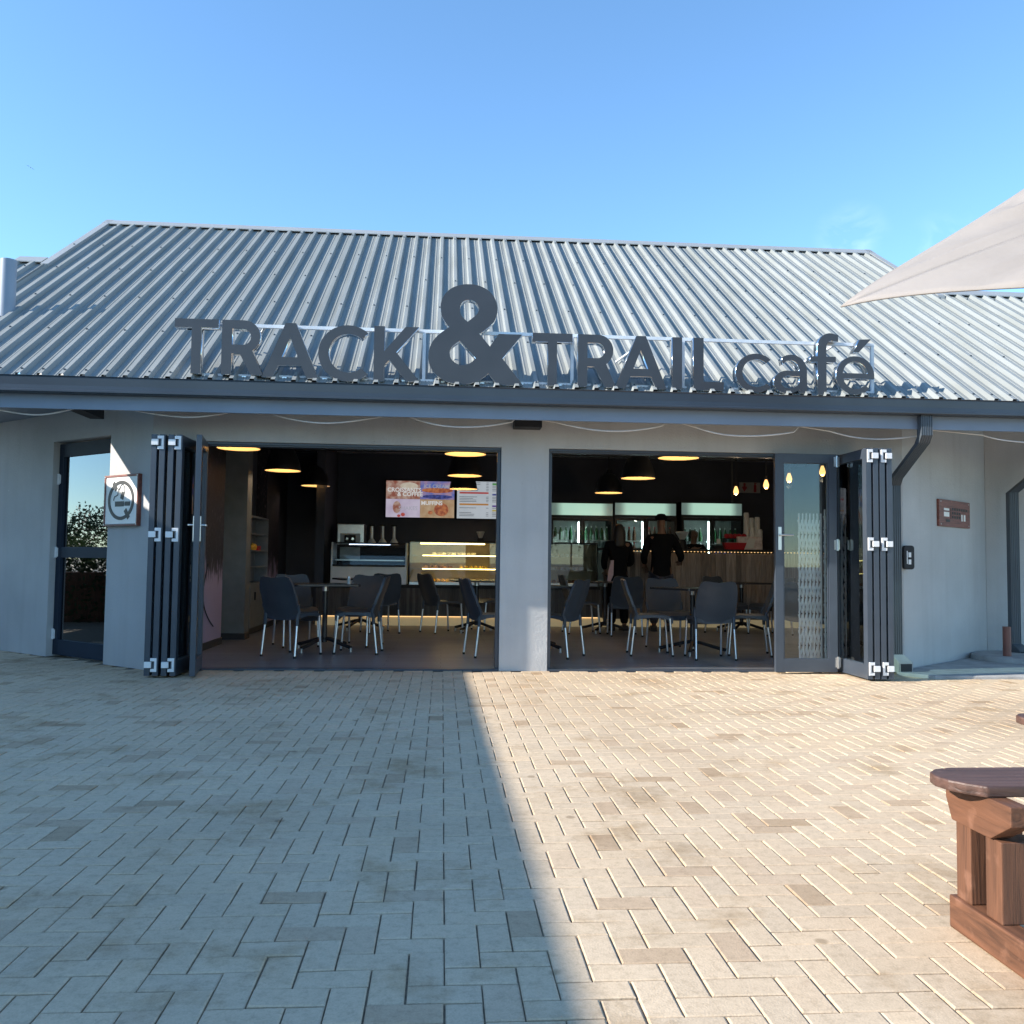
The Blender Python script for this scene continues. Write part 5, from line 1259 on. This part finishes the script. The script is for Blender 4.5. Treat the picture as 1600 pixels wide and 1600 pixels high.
class Sk:
    def __init__(s): s.v = []; s.e = []; s.r = []
    def add(s, p, r, frm=None):
        s.v.append(tuple(p)); s.r.append(r)
        if frm is not None: s.e.append((frm, len(s.v)-1))
        return len(s.v)-1
def hand(sk, wrist, d, up, frm, sc=1):
    d = Vector(d).normalized(); up = Vector(up).normalized(); sd_ = d.cross(up).normalized(); wv = Vector(wrist)
    palm = sk.add(wv+d*.05*sc, (.032*sc, .016*sc), frm)
    for k, (o_, L) in enumerate(((-.030, .070), (-.010, .080), (.010, .075), (.030, .060))):
        b0 = sk.add(wv+d*.085*sc+sd_*o_*sc, .0105*sc, palm); b1 = sk.add(wv+d*(.085+L*.55)*sc+sd_*o_*1.1*sc-up*.012*sc, .0095*sc, b0); sk.add(wv+d*(.085+L*.9)*sc+sd_*o_*1.1*sc-up*.034*sc, .008*sc, b1)
    t0 = sk.add(wv+d*.035*sc-sd_*.038*sc, .012*sc, palm); sk.add(wv+d*.075*sc-sd_*.062*sc-up*.01*sc, .010*sc, t0)
def person(name_label, loc, rz, h, armL, armR, legs=True, skirt=False):
    """standing figure facing +y, height h; arms are (elbow, wrist) relative to the shoulder in units of h"""
    T = thing('person', name_label, 'person', loc, rz)
    sk = Sk(); u = h
    pel = sk.add((0, 0, .53*u), (.085*u, .062*u)); wa = sk.add((0, 0, .62*u), (.075*u, .055*u), pel); chs = sk.add((0, -.005*u, .73*u), (.092*u, .062*u), wa); nk0 = sk.add((0, -.008*u, .815*u), (.052*u, .045*u), chs)
    nk = sk.add((0, 0, .855*u), .030*u, nk0); jaw = sk.add((0, .014*u, .885*u), (.038*u, .044*u), nk); hd = sk.add((0, .006*u, .935*u), (.043*u, .053*u), jaw); tp = sk.add((0, 0, .972*u), (.033*u, .040*u), hd)
    sk.add((0, .064*u, .918*u), .008*u, jaw)
    for s, (el, wr) in ((-1, armL), (1, armR)):
        sh_ = sk.add((s*.10*u, 0, .80*u), .034*u, chs); e = sk.add((s*.10*u+el[0]*u, el[1]*u, .80*u+el[2]*u), .024*u, sh_); w_ = sk.add((s*.10*u+wr[0]*u, wr[1]*u, .80*u+wr[2]*u), .016*u, e)
        d = Vector(sk.v[w_])-Vector(sk.v[e]); hand(sk, sk.v[w_], d, (0, 0, 1) if abs(d.normalized().z) < .8 else (s, 0, 0), w_, u/1.8)
    if legs:
        for s in (-1, 1):
            hp = sk.add((s*.055*u, 0, .48*u), .056*u, pel); kn = sk.add((s*.058*u, .008*u, .27*u), .035*u, hp); an = sk.add((s*.060*u, -.008*u, .05*u), .022*u, kn); bl = sk.add((s*.068*u, .07*u, .018*u), (.022*u, .015*u), an); sk.add((s*.07*u, .105*u, .014*u), (.018*u, .011*u), bl)
    body = skinned('body', sk.v, sk.e, sk.r, 'skin', T)
    # top
    c = Sk(); q0 = c.add((0, 0, .415*u), (.100*u, .074*u)); q1 = c.add((0, 0, .44*u), (.102*u, .076*u), q0); p0 = c.add((0, 0, .52*u), (.100*u, .074*u), q1); p1 = c.add((0, 0, .62*u), (.090*u, .068*u), p0); p2 = c.add((0, -.005*u, .735*u), (.105*u, .073*u), p1); p3 = c.add((0, -.008*u, .825*u), (.056*u, .050*u), p2)
    for s, (el, wr) in ((-1, armL), (1, armR)):
        sh_ = c.add((s*.10*u, 0, .80*u), .044*u, p2); e = c.add((s*.10*u+el[0]*u, el[1]*u, .80*u+el[2]*u), .034*u, sh_); q = Vector(el).lerp(Vector(wr), .8); c.add((s*.10*u+q.x*u, q.y*u, .80*u+q.z*u), .026*u, e)
    skinned('jacket', c.v, c.e, c.r, 'cloth_k', T)
    if legs:
        c = Sk(); p0 = c.add((0, 0, .53*u), (.094*u, .070*u))
        for s in (-1, 1):
            a_ = c.add((s*.055*u, 0, .46*u), .064*u, p0); k_ = c.add((s*.058*u, .008*u, .27*u), .047*u, a_); c.add((s*.060*u, -.004*u, .055*u), .040*u, k_)
        skinned('trousers', c.v, c.e, c.r, 'cloth_k' if skirt else 'denim', T)
        for s in (-1, 1):
            c = MB(); c.prism([(-.05*u, 0), (.115*u, 0), (.115*u, .02*u), (.05*u, .045*u), (-.04*u, .05*u), (-.05*u, .03*u)], 'x', s*.063*u-.026*u, s*.063*u+.026*u); c.build('shoe', 'black', T, bevel=.01)
    return T, u
Tm, u = person('man in a black jacket and cap standing with his back turned, hand on the counter', (3.60, 14.72, .012), R(-6), 1.93, ((-.045, .03, -.17), (-.02, .12, -.24)), ((.075, .02, -.165), (.085, .15, -.20)))
c = MB(); c.lathe([(0, .045*u), (.03*u, .041*u), (.048*u, .022*u), (.053*u, 0), (.050*u, -.012*u)], (0, -.0, .958*u), 20); c.add([(.025*u, -.02*u, .955*u), (.025*u, .035*u, .955*u), (.085*u, .03*u, .942*u), (.085*u, -.01*u, .942*u), (.025*u, -.02*u, .948*u), (.025*u, .035*u, .948*u), (.085*u, .03*u, .936*u), (.085*u, -.01*u, .936*u)], [(0, 1, 2, 3), (7, 6, 5, 4), (0, 3, 7, 4), (1, 5, 6, 2), (2, 6, 7, 3), (0, 4, 5, 1)])
c.build('cap', 'cloth_k', Tm, smooth=True)
Tw, u = person('woman in black with long dark hair seen from behind at the counter', (2.90, 14.80, .012), R(4), 1.78, ((-.03, .03, -.17), (.0, .10, -.25)), ((.04, .05, -.17), (.03, .15, -.20)), skirt=True)
s = Sk(); a0 = s.add((0, .0, .985*u), (.045*u, .05*u)); a1 = s.add((0, -.02*u, .935*u), (.058*u, .056*u), a0); a2 = s.add((0, -.045*u, .86*u), (.062*u, .036*u), a1); s.add((0, -.062*u, .76*u), (.055*u, .022*u), a2)
skinned('hair', s.v, s.e, s.r, 'hair', Tw)
s = Sk(); a0 = s.add((0, 0, .57*u), (.098*u, .075*u)); a1 = s.add((0, 0, .44*u), (.115*u, .088*u), a0); s.add((0, 0, .30*u), (.125*u, .092*u), a1); skinned('skirt', s.v, s.e, s.r, 'cloth_k', Tw)
o = MB(); o.add([(-.02, -.02, 0), (.02, -.02, 0), (.03, .03, 0), (-.03, .03, 0), (-.075, -.03, -.20), (.01, -.04, -.24), (.02, .03, -.22), (-.06, .03, -.19), (-.09, -.03, -.34), (-.045, -.035, -.37), (-.03, .02, -.36), (-.08, .02, -.33)], [(3, 2, 1, 0), (0, 1, 5, 4), (1, 2, 6, 5), (2, 3, 7, 6), (3, 0, 4, 7), (4, 5, 9, 8), (5, 6, 10, 9), (6, 7, 11, 10), (7, 4, 8, 11), (8, 9, 10, 11)])
sh_ = o.build('lilac_scarf', 'lilac', None, smooth=True); p = at(953, 880, 14.72); sh_.location = (p.x+.03, 14.66, p.z+.05); tag(sh_, 'pale lilac cloth hanging at the hip of the woman in black', 'cloth')
Ts, u = person('dark haired person behind the bar counter, only head and shoulders showing', (4.72, 16.75, .012), R(176), 1.79, ((-.03, .06, -.16), (.02, .16, -.17)), ((.03, .06, -.16), (-.02, .16, -.17)))
s = Sk(); a0 = s.add((0, -.005*u, .978*u), (.046*u, .052*u)); a1 = s.add((0, -.020*u, .935*u), (.056*u, .052*u), a0); s.add((0, -.03*u, .875*u), (.050*u, .03*u), a1); skinned('hair', s.v, s.e, s.r, 'hair', Ts)

# ------------------------------------------------------------------ bird
p = at(48, 262, 30)
BD = MB(); BD.add([(0, -.10, 0), (.03, .0, .025), (0, .16, 0), (-.03, 0, .025), (0, 0, -.03), (-.24, .03, .10), (-.12, .10, .06), (-.13, -.02, .07), (.22, .0, -.10), (.11, .08, -.03), (.11, -.04, -.03)], [(0, 1, 3), (1, 2, 3), (0, 4, 1), (0, 3, 4), (1, 4, 2), (3, 2, 4), (3, 7, 5, 6), (1, 9, 8, 10), (3, 6, 5, 7), (1, 10, 8, 9)])
o = BD.build('bird', 'black', None); o.location = p; o.scale = (.55, .55, .55); o.rotation_euler = (.3, 0, .6); tag(o, 'small dark bird flying high in the blue sky at left', 'bird')

# ------------------------------------------------------------------ wing building that shades the left half of the court, and the trees it faces
WG = thing('wing_building', 'low grey wing with a pitched roof closing the court on the left', 'building', (-9.5, 0, 0))
def edge(Y): return .257+(.391-.257)*(9.274-Y)/(9.274-2.256)
hE = 4.05
# eave edge line chosen so that its shadow on the ground runs through the measured edge
def eave_pt(Yg):
    x = edge(Yg)-SA*hE; y = Yg-SB*hE; return (x, y)
ya, yb = 12.1, -7
(xa, ya2), (xb, yb2) = eave_pt(ya), eave_pt(yb)
b = MB(); b.add([(xa, ya2, hE), (xb, yb2, hE), (xb-2.6, yb2, hE+.75), (xa-2.6, ya2, hE+.75), (xb-5.2, yb2, hE), (xa-5.2, ya2, hE)], [(0, 1, 2, 3), (3, 2, 4, 5)])
b.v = [(x+9.5, y, z) for x, y, z in b.v]; rf = b.build('roof', 'roof', WG); sd_ = rf.modifiers.new('thick', 'SOLIDIFY'); sd_.thickness = .12
b = MB(); b.box(-4.9+.0, -.0, yb2+.3, ya2-.35, 0, hE-.05); 
b.v = [(x+xa-.6+9.5, y, z) for x, y, z in b.v]; b.build('wall', 'plaster', WG)
for k in range(4):
    y0 = ya2-2.2-k*3; b = MB(); b.box(xa-.62+9.5, xa-.585+9.5, y0, y0+1.2, .9, 2.1); wn_ = b.build('window', 'alu', WG); b = MB(); b.box(xa-.5845+9.5, xa-.578+9.5, y0+.08, y0+1.12, .98, 2.02); b.build('pane', 'glass2', wn_)

def tree(loc, h, rad, seed, label, leafmat, n=5200):
    rnd = random.Random(seed)
    T = thing('tree', label, 'tree', loc, 0, 'trees round the court')
    b = MB(); b.tube([(0, 0, 0), (.05, .02, h*.2), (.0, .08, h*.42), (.06, .05, h*.62)], h*.03, 10)
    limbs = []
    for k in range(9):
        a = k*2.4+rnd.random(); e = Vector((math.cos(a)*rad*.6, math.sin(a)*rad*.6, h*(.5+.4*rnd.random()))); limbs.append(e)
        s_ = Vector((0, .05, h*(.3+.03*k))); b.tube([s_, s_.lerp(e, .5)+Vector((0, 0, .1*h*.3)), e], h*.008, 6)
    b.build('trunk', 'woodz', T)
    b = MB()
    cl = [e+Vector((rnd.uniform(-1, 1), rnd.uniform(-1, 1), rnd.uniform(-.5, .8)))*rad*.25 for e in limbs for _ in range(3)]+[Vector((0, 0, h*.8)), Vector((0, 0, h*.92))]
    for i in range(n):
        c_ = rnd.choice(cl); d = Vector((rnd.gauss(0, 1), rnd.gauss(0, 1), rnd.gauss(0, .8))).normalized()*rad*.36*rnd.random()**.45
        p = c_+d; s_ = rad*.035*rnd.uniform(.6, 1.5); u_ = Vector((rnd.gauss(0, 1), rnd.gauss(0, 1), rnd.gauss(0, 1))).normalized(); v_ = u_.orthogonal().normalized()
        b.add([p-u_*s_, p+v_*s_*.5, p+u_*s_, p-v_*s_*.5], [(0, 1, 2, 3)])
    b.build('crown', leafmat, T)
M['leafd'] = simple('dark_foliage', (.035, .07, .025), .6, var=.5, scale=2); M['leafl'] = simple('light_foliage', (.10, .15, .035), .6, var=.4, scale=2)
for k, (x, y, h_, r_, mt_, lab_) in enumerate([(-44, 13.0, 2.7, 2.4, 'leafd', 'dark tree farthest left beyond the court'), (-43, 17.5, 3.2, 2.6, 'leafd', 'tallest dark tree in the far row left of the cafe'), (-45, 21.5, 2.7, 2.5, 'leafd', 'dark tree at the back of the far row left of the cafe'),
    (-28, 14.4, 1.9, 1.3, 'leafl', 'light green bushy tree in front of the far dark row'), (4, -24, 4.6, 3.0, 'leafd', 'dark tree behind the viewer, left of two'), (11, -26, 5.2, 3.2, 'leafd', 'dark tree behind the viewer, right of two')]):
    tree((x, y, -.05), h_, r_, k+1, lab_, mt_, 2600)

T = thing('added_hedge', 'low dark foliage added out of view to darken the side door reflection', 'added_hedge', (-10.5, 13.0, -.05))  # invented greenery, placed only to darken the lower pane reflection
b = MB(); rnd = random.Random(11)
for i in range(9000):
    p = Vector((rnd.uniform(-.45, .45), rnd.uniform(-2.9, 2.9), rnd.uniform(.02, 1.12+.1*math.sin(rnd.uniform(0, 6))))); s_ = rnd.uniform(.03, .06)
    u_ = Vector((rnd.gauss(0, 1), rnd.gauss(0, 1), rnd.gauss(0, 1))).normalized(); v_ = u_.orthogonal().normalized()
    b.add([p-u_*s_, p+v_*s_*.5, p+u_*s_, p-v_*s_*.5], [(0, 1, 2, 3)])
b.build('foliage', 'leafd', T)
b = MB(); b.box(-.3, .3, -2.75, 2.75, 0, .9); b.build('stems', 'woodz', T)

T = thing('sauce_bottle', 'small steel topped shaker on the front left table', 'shaker', (-1.14, 11.24, .828))
c = MB(); c.lathe([(0, 0), (.022, 0), (.020, .07), (.0, .07)], n=14); c.build('jar', 'fin', T); c = MB(); c.lathe([(.021, .0705), (.019, .092), (0, .096)], n=14); c.build('cap', 'steel', T)
